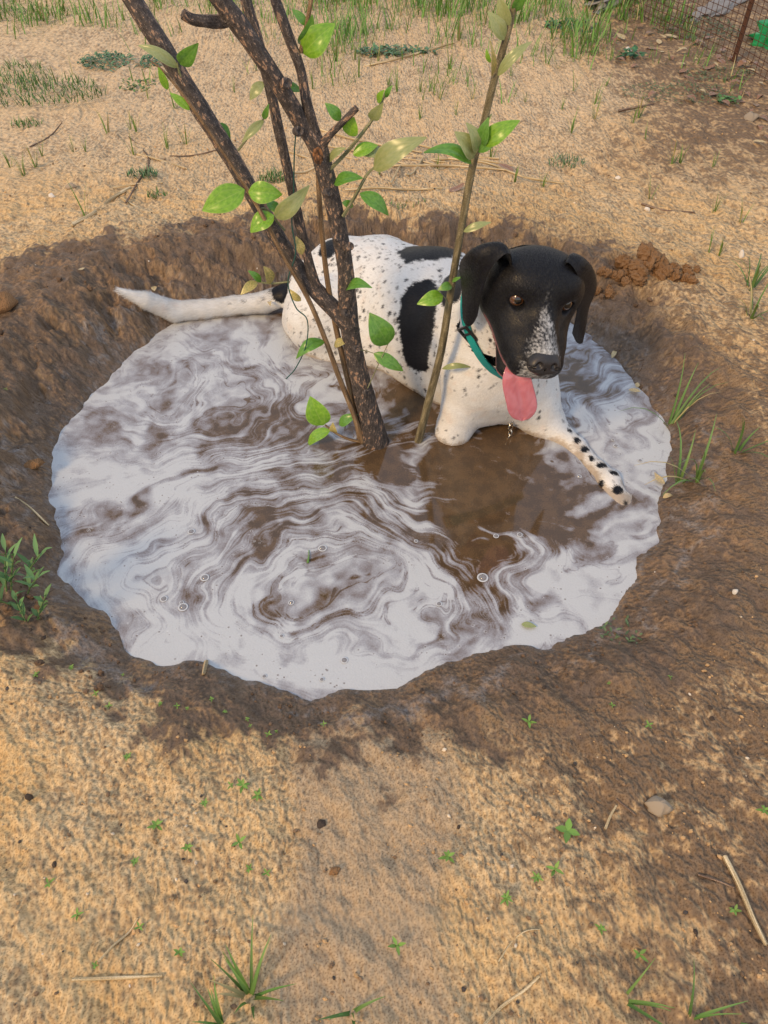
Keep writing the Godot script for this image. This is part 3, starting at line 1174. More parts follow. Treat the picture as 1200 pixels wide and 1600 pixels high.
func head_shape(b: Flesh, with_neck: bool):
	b.frame = head
	b.ball(Vector3(0, -0.006, -0.046), Vector3(0.074, 0.048, 0.050), 0.02)
	b.ball(Vector3(0, 0.003, -0.020), Vector3(0.060, 0.036, 0.032), 0.05)
	for s in [-1.0, 1.0]:
		b.ball(Vector3(0.028 * s, 0.018, -0.008), Vector3(0.020, 0.013, 0.015), 0.03)
		b.ball(Vector3(0.050 * s, -0.040, -0.042), Vector3(0.029, 0.046, 0.048), 0.03)
		b.bone(Vector3(0.054 * s, -0.014, -0.025), Vector3(0.034 * s, -0.028, 0.016), 0.018, 0.014, 0.02)
	for s in [-1.0, 1.0]:
		b.bone(Vector3(0.044 * s, -0.052, -0.03), Vector3(0.029 * s, -0.056, 0.05), 0.031, 0.0265, 0.02)
	b.bone(Vector3(0, -0.010, -0.015), Vector3(0, -0.024, 0.096), 0.030, 0.0225, 0.028)
	for s in [-1.0, 1.0]:
		b.bone(Vector3(0.026 * s, -0.046, -0.010), Vector3(0.0215 * s, -0.054, 0.088), 0.033, 0.0265, 0.018)
		b.bone(Vector3(0.041 * s, -0.080, -0.012), Vector3(0.029 * s, -0.074, 0.070), 0.014, 0.0135, 0.02)
	b.bone(Vector3(0, -0.032, 0.094), Vector3(0, -0.054, 0.092), 0.023, 0.021, 0.014)
	# lower jaw hanging open
	b.bone(Vector3(0, -0.088, -0.045), Vector3(-0.004, -0.146, 0.044), 0.034, 0.018, 0.016)
	for s in [-1.0, 1.0]:
		b.bone(Vector3(0.034 * s, -0.080, -0.03), Vector3(0.019 * s, -0.146, 0.040), 0.013, 0.010, 0.014)
	# eye openings
	for s in [-1.0, 1.0]:
		b.ball(Vector3(0.0430 * s, 0.000, 0.0125), Vector3(0.0135, 0.0115, 0.016), 0.004, 1, Basis(Vector3(0, 0, 1), -0.12 * s) * Basis(Vector3.UP, 0.35 * s))
	if with_neck:
		b.ball(Vector3(0, -0.052, -0.066), Vector3(0.062, 0.050, 0.04), 0.04)
	b.frame = Transform3D.IDENTITY

func build_dog():
	coat_noise.seed = 7; coat_noise.frequency = 26.0; coat_noise.fractal_octaves = 2
	coat_fine.seed = 8; coat_fine.frequency = 170.0; coat_fine.fractal_octaves = 3
	var basis := Basis(Vector3.UP, deg_to_rad(3.0)) * Basis(Vector3.RIGHT, deg_to_rad(19.0)) * Basis(Vector3.BACK, deg_to_rad(-11.0))
	head = Transform3D(basis, Vector3(0.257, 0.394, -1.108))
	var dog := thing("dog", "black headed white dog with black ticking, lying in the puddle with its tongue out", "dog")
	var skin := Soup.new()
	# ---- trunk, legs, tail
	var b := Flesh.new()
	b.bone(Vector3(-0.095, 0.075, -1.680), Vector3(0.0, 0.095, -1.600), 0.104, 0.108, 0.05)
	b.bone(Vector3(0.0, 0.095, -1.600), Vector3(0.110, 0.115, -1.480), 0.108, 0.130, 0.05)
	b.bone(Vector3(0.110, 0.115, -1.480), Vector3(0.215, 0.145, -1.345), 0.130, 0.120, 0.05)
	b.bone(Vector3(0.215, 0.145, -1.345), Vector3(0.248, 0.115, -1.275), 0.120, 0.088, 0.05)
	b.bone(Vector3(0.02, 0.03, -1.530), Vector3(0.165, 0.035, -1.395), 0.095, 0.105, 0.04)
	# haunch, knee and shank on the near side
	b.ball(Vector3(-0.105, 0.062, -1.545), Vector3(0.126, 0.100, 0.084), 0.014, 0, Basis(Vector3.UP, 0.25))
	b.bone(Vector3(-0.06, 0.058, -1.525), Vector3(-0.008, 0.045, -1.490), 0.080, 0.064, 0.02)
	b.bone(Vector3(-0.008, 0.03, -1.490), Vector3(-0.15, -0.03, -1.50), 0.055, 0.035, 0.03)
	b.bone(Vector3(-0.165, 0.06, -1.65), Vector3(-0.185, 0.02, -1.60), 0.068, 0.062, 0.04)
	# far haunch
	b.bone(Vector3(0.0, 0.08, -1.70), Vector3(0.12, 0.03, -1.66), 0.09, 0.055, 0.04)
	# tail
	var tail := [Vector3(-0.2433, 0.045, -1.6639), Vector3(-0.2916, 0.03, -1.6592), Vector3(-0.3645, 0.018, -1.6609), Vector3(-0.442, 0.016, -1.6472), Vector3(-0.5082, 0.024, -1.6295), Vector3(-0.5637, 0.068, -1.6057), Vector3(-0.6279, 0.112, -1.5904)]
	var tr := [0.028, 0.025, 0.024, 0.024, 0.0245, 0.019, 0.002]
	for i in 6:
		b.bone(tail[i], tail[i + 1], tr[i], tr[i + 1], 0.02 if i == 0 else 0.006)
	# near shoulder, upper arm, elbow
	b.bone(Vector3(0.190, 0.225, -1.310), Vector3(0.188, 0.15, -1.250), 0.066, 0.066, 0.04)
	b.bone(Vector3(0.188, 0.15, -1.250), Vector3(0.146, 0.005, -1.214), 0.066, 0.034, 0.03)
	b.bone(Vector3(0.146, 0.005, -1.214), Vector3(0.140, -0.10, -1.20), 0.034, 0.026, 0.02)
	b.bone(Vector3(0.205, 0.050, -1.250), Vector3(0.300, 0.045, -1.268), 0.046, 0.046, 0.03)
	# far shoulder and stretched foreleg
	b.bone(Vector3(0.245, 0.20, -1.34), Vector3(0.295, 0.08, -1.27), 0.068, 0.056, 0.04)
	b.bone(Vector3(0.295, 0.08, -1.27), Vector3(0.335, 0.012, -1.245), 0.054, 0.046, 0.03)
	b.bone(Vector3(0.335, 0.000, -1.25), Vector3(0.400, -0.009, -1.175), 0.036, 0.0215, 0.02)
	b.bone(Vector3(0.400, -0.009, -1.175), Vector3(0.447, -0.006, -1.075), 0.0215, 0.0215, 0.012)
	b.bone(Vector3(0.447, -0.006, -1.075), Vector3(0.464, -0.018, -1.022), 0.0235, 0.023, 0.012)
	for t in 3:
		b.bone(Vector3(0.452 + 0.012 * t, -0.008, -1.035), Vector3(0.456 + 0.013 * t, -0.022, -1.002), 0.012, 0.011, 0.006)
	# neck
	b.bone(Vector3(0.205, 0.205, -1.325), head * Vector3(0, -0.058, -0.062), 0.098, 0.060, 0.05)
	b.bone(Vector3(0.235, 0.14, -1.262), head * Vector3(0, -0.07, -0.06), 0.080, 0.050, 0.05)
	head_shape(b, true)
	head_flesh = Flesh.new()
	head_shape(head_flesh, false)
	neck_flesh = b
	b.skin(Vector3(-0.62, -0.06, -1.86), Vector3(0.56, 0.50, -0.94), 0.0048)
	# drop what the finer head replaces
	var keep := PackedInt32Array()
	var inv := head.affine_inverse()
	var i := 0
	while i < b.idx.size():
		var c: Vector3 = inv * ((b.v[b.idx[i]] + b.v[b.idx[i + 1]] + b.v[b.idx[i + 2]]) / 3.0)
		if not inside_head(c, -0.003):
			keep.append(b.idx[i]); keep.append(b.idx[i + 1]); keep.append(b.idx[i + 2])
		i += 3
	b.idx = keep
	for k in b.v.size():
		var w := b.v[k]
		b.v[k] += b.n[k] * (coat_noise.get_noise_3d(w.x * 0.7, w.y * 0.7, w.z * 0.7) * 0.0022 + coat_noise.get_noise_3d(w.x * 2.0, w.y * 2.0, w.z * 2.0) * 0.0007)
	b.divide()
	b.into(skin, coat_color)
	# ---- head on a finer grid
	var h := Flesh.new()
	h.kind = b.kind; h.cut = b.cut; h.pa = b.pa; h.pb = b.pb; h.ra = b.ra; h.rb = b.rb; h.kk = b.kk; h.il = b.il; h.turn = b.turn
	var c0 := head * Vector3(0, -0.02, -0.02)
	h.skin(c0 - Vector3(0.11, 0.15, 0.15), c0 + Vector3(0.11, 0.13, 0.14), 0.0026)
	keep = PackedInt32Array()
	i = 0
	while i < h.idx.size():
		var c: Vector3 = inv * ((h.v[h.idx[i]] + h.v[h.idx[i + 1]] + h.v[h.idx[i + 2]]) / 3.0)
		if inside_head(c, 0.003):
			keep.append(h.idx[i]); keep.append(h.idx[i + 1]); keep.append(h.idx[i + 2])
		i += 3
	h.idx = keep
	h.divide()
	h.into(skin, coat_color)
	# ---- hanging ears: rows run from the root down, points from the front edge to the back
	var black := func(p: Vector3, nn: Vector3) -> Color:
		return HAIR_BLACK.lerp(Color(0.012, 0.012, 0.014), clampf(0.4 + coat_fine.get_noise_3d(p.x, p.y, p.z), 0.0, 1.0))
	ear_sheet(skin, [
		[Vector3(-0.05, 0.012, -0.03), Vector3(-0.052, 0.015, -0.042), Vector3(-0.055, 0.01, -0.055), Vector3(-0.055, 0, -0.066)],
		[Vector3(-0.0763, 0.063, -0.026), Vector3(-0.0872, 0.0655, -0.04), Vector3(-0.0965, 0.0478, -0.052), Vector3(-0.1024, 0.0178, -0.062)],
		[Vector3(-0.0984, 0.0413, -0.014), Vector3(-0.1168, 0.0501, -0.028), Vector3(-0.1286, 0.0329, -0.044), Vector3(-0.1301, -0.0054, -0.06)],
		[Vector3(-0.0965, -0.0132, -0.008), Vector3(-0.1091, -0.0057, -0.016), Vector3(-0.116, -0.0201, -0.032), Vector3(-0.1164, -0.0454, -0.05)],
		[Vector3(-0.0836, -0.0747, -0.01), Vector3(-0.0825, -0.1014, -0.014), Vector3(-0.0862, -0.1202, -0.022), Vector3(-0.0917, -0.1214, -0.036)],
	], 0.0028, black)
	ear_sheet(skin, [
		[Vector3(0.055, 0, -0.066), Vector3(0.055, 0.01, -0.055), Vector3(0.05, 0.015, -0.042), Vector3(0.044, 0.012, -0.03)],
		[Vector3(0.0646, 0.0252, -0.062), Vector3(0.0457, 0.0476, -0.052), Vector3(0.0327, 0.0556, -0.042), Vector3(0.025, 0.0557, -0.028)],
		[Vector3(0.1166, -0.0186, -0.058), Vector3(0.0885, 0.0218, -0.044), Vector3(0.062, 0.0438, -0.03), Vector3(0.0505, 0.0371, -0.016)],
		[Vector3(0.13, -0.0809, -0.052), Vector3(0.1146, -0.0613, -0.038), Vector3(0.0975, -0.0446, -0.026), Vector3(0.0855, -0.0395, -0.018)],
		[Vector3(0.152, -0.1456, -0.044), Vector3(0.1521, -0.1567, -0.036), Vector3(0.1353, -0.1456, -0.028), Vector3(0.1104, -0.113, -0.022)],
	], 0.0028, black)
	var body := put("body", skin.mesh(), M.coat, dog)
	# ---- eyes
	for s in [-1.0, 1.0]:
		var e := Soup.new()
		eye_ball(e, head * Vector3(0.0412 * s, -0.002, 0.0030), 0.0135, (head.basis * Vector3(0.16 * s, 0.42, 0.9)).normalized())
		put("eye", e.mesh(), M.eye, dog)
	# ---- nose leather
	var nf := Flesh.new()
	nf.frame = head
	nf.ball(Vector3(0, -0.027, 0.108), Vector3(0.0245, 0.019, 0.017), 0.01)
	nf.ball(Vector3(0, -0.017, 0.104), Vector3(0.019, 0.011, 0.014), 0.012)
	nf.bone(Vector3(0, -0.040, 0.113), Vector3(0, -0.052, 0.108), 0.010, 0.007, 0.01)
	for s in [-1.0, 1.0]:
		nf.ball(Vector3(0.0155 * s, -0.026, 0.114), Vector3(0.0125, 0.0125, 0.013), 0.008)
		nf.ball(Vector3(0.0125 * s, -0.0165, 0.1240), Vector3(0.0056, 0.0052, 0.0075), 0.003, 1)
		nf.bone(Vector3(0.016 * s, -0.019, 0.1245), Vector3(0.027 * s, -0.028, 0.117), 0.0028, 0.0020, 0.002, 1)
	nf.bone(Vector3(0, -0.012, 0.1265), Vector3(0, -0.052, 0.117), 0.0014, 0.0014, 0.002, 1)
	var nc := head * Vector3(0, -0.030, 0.110)
	nf.skin(nc - Vector3(0.042, 0.042, 0.042), nc + Vector3(0.042, 0.042, 0.042), 0.0016)
	var ns := Soup.new()
	nf.into(ns, func(p: Vector3, _n: Vector3) -> Color: return Color(0.018, 0.016, 0.017).lerp(Color(0.034, 0.030, 0.031), clampf(0.5 + coat_fine.get_noise_3d(p.x * 3.0, p.y * 3.0, p.z * 3.0), 0.0, 1.0)))
	put("nose", ns.mesh(), M.nose, dog)
	# ---- tongue
	var to := Soup.new()
	tongue_shape(to)
	put("tongue", to.mesh(), M.tongue, dog)
	build_collar(dog)
	if FUR: build_fur(dog, skin)

func inside_head(c: Vector3, slack: float) -> bool:
	return c.z > -0.085 - slack and absf(c.x) < 0.098 + slack and c.y > -0.20 and c.y < 0.1 and c.z < 0.12 and (c.z > -0.085 - slack)

func eye_ball(s: Soup, c: Vector3, r: float, look: Vector3):
	var side := look.cross(Vector3.UP).normalized()
	var up := side.cross(look)
	var rows := []
	for i in 25:
		var a := PI * i / 24.0
		var row := PackedInt32Array()
		for j in 29:
			var t := TAU * j / 28.0
			var d := look * cos(a) + (side * cos(t) + up * sin(t)) * sin(a)
			var col := Color(0.16, 0.12, 0.11)
			var st := 0.5 + 0.5 * sin(t * 17.0) * sin(t * 5.0 + 1.0)
			if a < 0.42: col = Color(0.004, 0.004, 0.004)
			elif a < 0.92: col = Color(0.055, 0.022, 0.009).lerp(Color(0.15, 0.062, 0.022), st * 0.6 + 0.3)
			elif a < 1.02: col = Color(0.02, 0.01, 0.006)
			var bulge := 1.0 + 0.07 * exp(-a * a * 3.0)
			row.append(s.vert(c + d * r * bulge, d, col))
		rows.append(row)
	s.grid(rows, false)

func tongue_shape(s: Soup):
	# spine from inside the mouth over the lip and down
	var p0 := head * Vector3(-0.008, -0.098, 0.020)
	var p1 := head * Vector3(-0.010, -0.094, 0.072)
	var tip := Vector3(0.2492, 0.175, -1.0564)
	var spine := [p0, p1, p1 + Vector3(-0.004, -0.018, 0.016), p1.lerp(tip, 0.62) + Vector3(0, 0, 0.010), tip]
	var width := [0.017, 0.021, 0.0235, 0.0250, 0.0262, 0.0265, 0.026]
	var nu := 30
	var nv := 16
	var rows := []
	for i in nu + 1:
		var t := float(i) / nu
		var p := catmull(spine, t)
		var d := (catmull(spine, minf(t + 0.02, 1.0)) - catmull(spine, maxf(t - 0.02, 0.0))).normalized()
		var side := (Vector3(1, 0, 0.05) - d * d.x).normalized()
		var out := side.cross(d).normalized()
		if out.z < 0.0: out = -out
		var w := lerp_list(width, t)
		if t > 0.74: w *= sqrt(maxf(0.0, 1.0 - pow((t - 0.74) / 0.26, 2.2)))
		var row := PackedInt32Array()
		for j in nv * 2:
			var a := TAU * j / (nv * 2)
			var x := cos(a)
			var y := sin(a)
			var th := 0.0042 * (1.0 - 0.25 * t)
			var lift := th * y * pow(maxf(1.0 - x * x, 0.0), 0.15)
			if y > 0.0: lift += -0.0050 * exp(-x * x * 22.0) * (1.0 - t * 0.5) + 0.0022 * x * x
			var ridge := lump_fine.get_noise_2d(x * 3.0 + 9.0, t * 12.0) * 0.0007
			var q := p + side * (x * maxf(w, 0.0008)) + out * (lift + ridge)
			var shade := 0.5 + 0.5 * lump_fine.get_noise_2d(q.x * 120.0, q.y * 120.0)
			var col := Color(0.54, 0.150, 0.195).lerp(Color(0.64, 0.235, 0.285), shade)
			row.append(s.vert(q, out * y + side * x, col))
		rows.append(row)
	s.grid(rows, true)
	s.smooth()

func neck_ring(t: float, out: float) -> Transform3D:
	var a := Vector3(0.175, 0.215, -1.32)
	var b := head * Vector3(0, -0.03, -0.10)
	return Transform3D(Basis(), a.lerp(b, t))

func build_collar(dog: Node3D):
	var collar := Node3D.new()
	collar.name = "collar"
	dog.add_child(collar)
	var c := COLLAR_AT
	var axis := COLLAR_AXIS.normalized()
	var e1 := axis.cross(Vector3(0, 0, 1)).normalized()
	var e2 := e1.cross(axis).normalized()
	# how far the neck reaches in each direction, felt out along rays
	var n := 96
	var reach := PackedFloat32Array()
	for i in n:
		var a := TAU * i / n
		var d := e1 * cos(a) + e2 * sin(a)
		var r := 0.03
		while r < 0.17 and neck_flesh.value(c + d * r) < 0.0: r += 0.0015
		reach.append(r + 0.002)
	for pass_no in 6:
		var sm := reach.duplicate()
		for i in n:
			sm[i] = maxf(reach[i] * 0.6 + 0.2 * (reach[(i + 1) % n] + reach[(i + n - 1) % n]), 0.0)
		reach = sm
	var s := Soup.new()
	var rows := []
	var prof := [Vector2(-0.0115, 0.0), Vector2(-0.0115, 0.0022), Vector2(-0.009, 0.0030), Vector2(0.009, 0.0030), Vector2(0.0115, 0.0022), Vector2(0.0115, 0.0)]
	for i in n + 1:
		var a := TAU * i / n
		var d := e1 * cos(a) + e2 * sin(a)
		var row := PackedInt32Array()
		for k in prof.size():
			row.append(s.vert(c + d * (reach[i % n] + prof[k].y) + axis * prof[k].x, d, Color(0.012, 0.42, 0.39)))
		rows.append(row)
	s.grid(rows, false)
	put("strap", s.mesh(), M.strap, collar)
	# black slide buckle on the side that shows
	var best := 0
	var bd := 1e9
	var want := BUCKLE_AT
	for i in n:
		var a := TAU * i / n
		var q := c + (e1 * cos(a) + e2 * sin(a)) * reach[i]
		if q.distance_to(want) < bd:
			bd = q.distance_to(want)
			best = i
	var a := TAU * best / n
	var d := e1 * cos(a) + e2 * sin(a)
	var q := c + d * (reach[best] + 0.0045)
	var along := axis.cross(d).normalized()
	var bs := Soup.new()
	for bar in [[-0.015, 0.0, 0.005, 0.030], [0.015, 0.0, 0.005, 0.030], [0.0, 0.0, 0.004, 0.028], [0.0, -0.0135, 0.033, 0.004], [0.0, 0.0135, 0.033, 0.004]]:
		rounded_box(bs, Transform3D(Basis(along, axis, d), q + along * bar[0] + axis * bar[1]), Vector3(bar[2], bar[3], 0.0058), 0.0013)
	put("buckle", bs.mesh(), M.black_plastic, collar)

const COLLAR_AT := Vector3(0.214, 0.292, -1.262)
const COLLAR_AXIS := Vector3(0.36, 0.62, 0.62)
const BUCKLE_AT := Vector3(0.1553, 0.3, -1.1443)
var neck_flesh: Flesh
var head_flesh: Flesh

func rounded_box(s: Soup, at: Transform3D, size: Vector3, r: float):
	# six faces pulled in at the edges and joined by chamfers
	var h := size * 0.5
	var c := Vector3(minf(r, h.x * 0.9), minf(r, h.y * 0.9), minf(r, h.z * 0.9))
	for ax in 3:
		for sg in [-1.0, 1.0]:
			var u := (ax + 1) % 3
			var w := (ax + 2) % 3
			var ids := PackedInt32Array()
			for k in [[-1, -1], [1, -1], [1, 1], [-1, 1]]:
				var p := Vector3.ZERO
				p[ax] = h[ax] * sg
				p[u] = (h[u] - c[u]) * k[0]
				p[w] = (h[w] - c[w]) * k[1]
				var nn := Vector3.ZERO
				nn[ax] = sg
				nn = (nn + p.normalized() * 0.15).normalized()
				ids.append(s.vert(at * p, (at.basis * nn).normalized()))
			if sg < 0.0: s.quad(ids[0], ids[1], ids[2], ids[3])
			else: s.quad(ids[0], ids[3], ids[2], ids[1])
	for ax in 3:
		var u := (ax + 1) % 3
		var w := (ax + 2) % 3
		for su in [-1.0, 1.0]:
			for sw in [-1.0, 1.0]:
				var ids := PackedInt32Array()
				for k in [[-1, 0], [1, 0], [1, 1], [-1, 1]]:
					var p := Vector3.ZERO
					p[ax] = (h[ax] - c[ax]) * k[0]
					p[u] = (h[u] - (0.0 if k[1] == 0 else c[u])) * su
					p[w] = (h[w] - (c[w] if k[1] == 0 else 0.0)) * sw
					var nn := Vector3.ZERO
					nn[u] = su
					nn[w] = sw
					ids.append(s.vert(at * p, (at.basis * nn.normalized()).normalized()))
				if su * sw > 0.0: s.quad(ids[0], ids[1], ids[2], ids[3])
				else: s.quad(ids[0], ids[3], ids[2], ids[1])

func build_fur(dog: Node3D, skin: Soup):
	# short hairs lying back along the body
	rng.seed = 99
	var total := 0.0
	var i := 0
	var areas := PackedFloat32Array()
	while i < skin.idx.size():
		var p0 := skin.v[skin.idx[i]]
		var ar := (skin.v[skin.idx[i + 1]] - p0).cross(skin.v[skin.idx[i + 2]] - p0).length() * 0.5
		if p0.y < -0.004: ar = 0.0
		areas.append(ar)
		total += ar
		i += 3
	var want := 240000
	var buf := PackedFloat32Array()
	var acc := 0.0
	var inv := head.affine_inverse()
	for t in areas.size():
		acc += areas[t] / total * want
		while acc > 1.0:
			acc -= 1.0
			var a := skin.idx[t * 3]
			var b := skin.idx[t * 3 + 1]
			var c := skin.idx[t * 3 + 2]
			var u := rng.randf()
			var w := rng.randf()
			if u + w > 1.0:
				u = 1.0 - u
				w = 1.0 - w
			var p := skin.v[a] * (1.0 - u - w) + skin.v[b] * u + skin.v[c] * w
			var nn := (skin.n[a] * (1.0 - u - w) + skin.n[b] * u + skin.n[c] * w).normalized()
			var col := skin.c[a]
			var q := inv * p
			var on_head := q.z > -0.15 and q.length() < 0.22
			if on_head and q.z > -0.02 and absf(absf(q.x) - 0.042) < 0.016 and absf(q.y) < 0.014: continue
			if on_head and q.y < -0.085 and q.z > 0.0: continue
			# lie: down and back from the head
			var lie := Vector3(-0.5, -0.55, -0.65)
			if on_head: lie = head.basis * Vector3(q.x * 4.0, -0.1, -1.0)
			elif p.x < -0.25: lie = Vector3(-1.0, -0.1, 0.1)
			lie += Vector3(rng.randfn(0, 0.3), rng.randfn(0, 0.3), rng.randfn(0, 0.3))
			lie = (lie - nn * lie.dot(nn)).normalized()
			var lift := 0.05 if on_head else 0.08
			var dir := (lie + nn * (lift + rng.randf() * 0.10)).normalized()
			var len := rng.randf_range(0.0035, 0.006) * (0.7 if on_head else 1.0) * (3.0 if p.x < -0.27 else 1.0)
			var across := dir.cross(nn).normalized()
			var wid := rng.randf_range(0.00022, 0.0004)
			var bx := across * wid
			var by := dir * len
			var bz := nn * wid
			var br := rng.randf_range(0.82, 1.12)
			buf.append_array([bx.x, by.x, bz.x, p.x, bx.y, by.y, bz.y, p.y, bx.z, by.z, bz.z, p.z, col.r * br, col.g * br, col.b * br, 1.0])
	var blade := Soup.new()
	blade.vert(Vector3(-1, 0, 0), Vector3(0, 0, 1))
	blade.vert(Vector3(1, 0, 0), Vector3(0, 0, 1))
	blade.vert(Vector3(0.7, 0.55, 0.6), Vector3(0, 0, 1))
	blade.vert(Vector3(-0.7, 0.55, 0.6), Vector3(0, 0, 1))
	blade.vert(Vector3(0, 1.0, 0.2), Vector3(0, 0, 1))
	blade.quad(0, 3, 2, 1)
	blade.tri(3, 4, 2)
	var mm := MultiMesh.new()
	mm.transform_format = MultiMesh.TRANSFORM_3D
	mm.use_colors = true
	mm.mesh = blade.mesh()
	mm.instance_count = buf.size() / 16
	mm.buffer = buf
	var o := MultiMeshInstance3D.new()
	o.name = "fur"
	o.multimesh = mm
	o.material_override = M.fur
	o.set_meta("kind", "stuff")
	dog.add_child(o)

const FUR := true

# ---------------------------------------------------------------- chain
func build_chain():
	var at := Vector3(0.2654, 0, -1.1997)
	var t := thing("chain", "short steel chain hanging from the dog's collar down into the water", "chain", Vector3(at.x, 0, at.z))
	var ring := TorusMesh.new()
	ring.inner_radius = 0.0048
	ring.outer_radius = 0.0082
	ring.rings = 16
	ring.ring_segments = 8
	var top := Vector3(-0.012, 0.17, -0.035)
	for i in 17:
		var u := i / 15.0
		var o := put("link", ring, M.steel, t)
		var p := top.lerp(Vector3(0, -0.015, 0.0), u)
		o.position = p
		o.basis = Basis(Vector3.UP, 0.5 + (PI * 0.5 if i % 2 else 0.0)) * Basis(Vector3.RIGHT, PI * 0.5) * Basis.from_scale(Vector3(0.8, 1.0, 1.25))

# ---------------------------------------------------------------- leaves, stems
# one ovate blade from a to b, folded a little on its midrib
func leaf_mesh(a: Vector3, b: Vector3, wide: float, face: Vector3, curl: float, fold: float) -> ArrayMesh:
	var s := Soup.new()
	var d := b - a
	var l := d.length()
	d = d / l
	face = (face - d * face.dot(d)).normalized()
	var side := d.cross(face)
	var nu := 10
	var rows := []
	var ph := rng.randf() * TAU
	for i in nu + 1:
		var t := float(i) / nu
		var w := wide * l * 0.5 * pow(sin(PI * pow(t, 0.78)), 0.8) if t > 0.0 and t < 1.0 else 0.0008
		w = maxf(w, 0.0008)
		var c := a + d * (t * l) + face * (curl * l * sin(PI * t * 0.9) - curl * l * 0.55 * t * t)
		var row := PackedInt32Array()
		for j in 7:
			var x := j / 3.0 - 1.0
			var wave := sin(t * 9.0 + ph + x * 2.0) * 0.012 * l * absf(x)
			var p := c + side * (x * w) + face * (absf(x) * w * fold - x * x * w * fold * 0.7 + wave)
			row.append(s.vert(p, face, Color.WHITE, Vector2(x * 0.5 + 0.5, t)))
		rows.append(row)
	s.grid(rows, false)
	s.smooth()
	# keep the shaded side consistent with the face
	var flip := 0.0
	for q in s.n: flip += q.dot(face)
	if flip < 0.0:
		for k in s.n.size(): s.n[k] = -s.n[k]
	return s.mesh()

func leaf_picture(base: Color, vein: Color, mott: float, sd: int) -> ImageTexture:
	var im := Image.create(96, 128, false, Image.FORMAT_RGB8)
	var n := soil_noise(sd, 0.05, 3)
	for j in 128:
		for i in 96:
			var x := absf(i / 47.5 - 1.0)
			var t := j / 127.0
			var c := base
			var m := n.get_noise_2d(i, j)
			c = Color(c.r * (1.0 + m * mott), c.g * (1.0 + m * mott * 0.7), c.b * (1.0 + m * mott))
			var v := exp(-pow(x / 0.035, 2.0))
			# side veins sweep towards the tip, three strong ones from the base
			var f := fposmod(t * 6.0 - x * 1.6, 1.0)
			v = maxf(v, 0.45 * exp(-pow((f - 0.5) / 0.09, 2.0)) * (1.0 - x * 0.6))
			var arc := absf(x - 0.55 * sin(PI * clampf(t * 0.95 + 0.03, 0.0, 1.0)))
			v = maxf(v, 0.6 * exp(-pow(arc / 0.04, 2.0)))
			c = c.lerp(vein, v * 0.55)
			if x > 0.93: c = c.lerp(vein, 0.5)
			im.set_pixel(i, j, c.linear_to_srgb())
	return ImageTexture.create_from_image(im)

func leaf_material(base: Color, vein: Color, mott: float, sd: int, glow: Color) -> StandardMaterial3D:
	var m := StandardMaterial3D.new()
	m.albedo_texture = leaf_picture(base, vein, mott, sd)
	m.roughness = 0.30
	m.backlight_enabled = true
	m.backlight = glow
	m.cull_mode = BaseMaterial3D.CULL_DISABLED
	return m

func bark_material(base: Color, patch: Color, share: float, sd: int, along: float) -> StandardMaterial3D:
	var n := 512
	var im := Image.create(n, n, false, Image.FORMAT_RGB8)
	var hi := PackedFloat32Array()
	hi.resize(n * n)
	var n1 := soil_noise(sd, 0.012, 4)
	var n2 := soil_noise(sd + 1, 0.045, 3)
	var n3 := soil_noise(sd + 2, 0.2, 2)
	for j in n:
		for i in n:
			# wraps softly because the tile is wide against a stem
			var a := n1.get_noise_2d(i * 1.6, j * along)
			var b := n2.get_noise_2d(i * 1.4, j * along * 0.8)
			var c := n3.get_noise_2d(i, j * 0.6)
			var col := base * (1.0 + a * 0.5 + b * 0.4 + c * 0.25)
			var p := clampf((a * 0.9 + b * 0.9 + c * 0.25 - share) * 6.0, 0.0, 1.0)
			col = col.lerp(patch * (1.0 + c * 0.4 + b * 0.3), p * 0.85)
			var pale := clampf((c * 0.8 + b * 0.4 - 0.48) * 8.0, 0.0, 1.0)
			col = col.lerp(Color(0.42, 0.34, 0.27), pale * 0.45)
			im.set_pixel(i, j, Color(clampf(col.r, 0, 1), clampf(col.g, 0, 1), clampf(col.b, 0, 1)).linear_to_srgb())
			hi[j * n + i] = 0.5 + a * 0.25 + b * 0.3 + c * 0.12 - p * 0.2
	var m := StandardMaterial3D.new()
	m.albedo_texture = ImageTexture.create_from_image(im)
	m.heightmap_enabled = true
	m.heightmap_texture = ImageTexture.create_from_image(Image.create_from_data(n, n, false, Image.FORMAT_RF, hi.to_byte_array()))
	m.heightmap_scale = 0.25
	m.uv1_scale = Vector3(4.5, 4.5, 1)
	m.roughness = 0.78
	return m

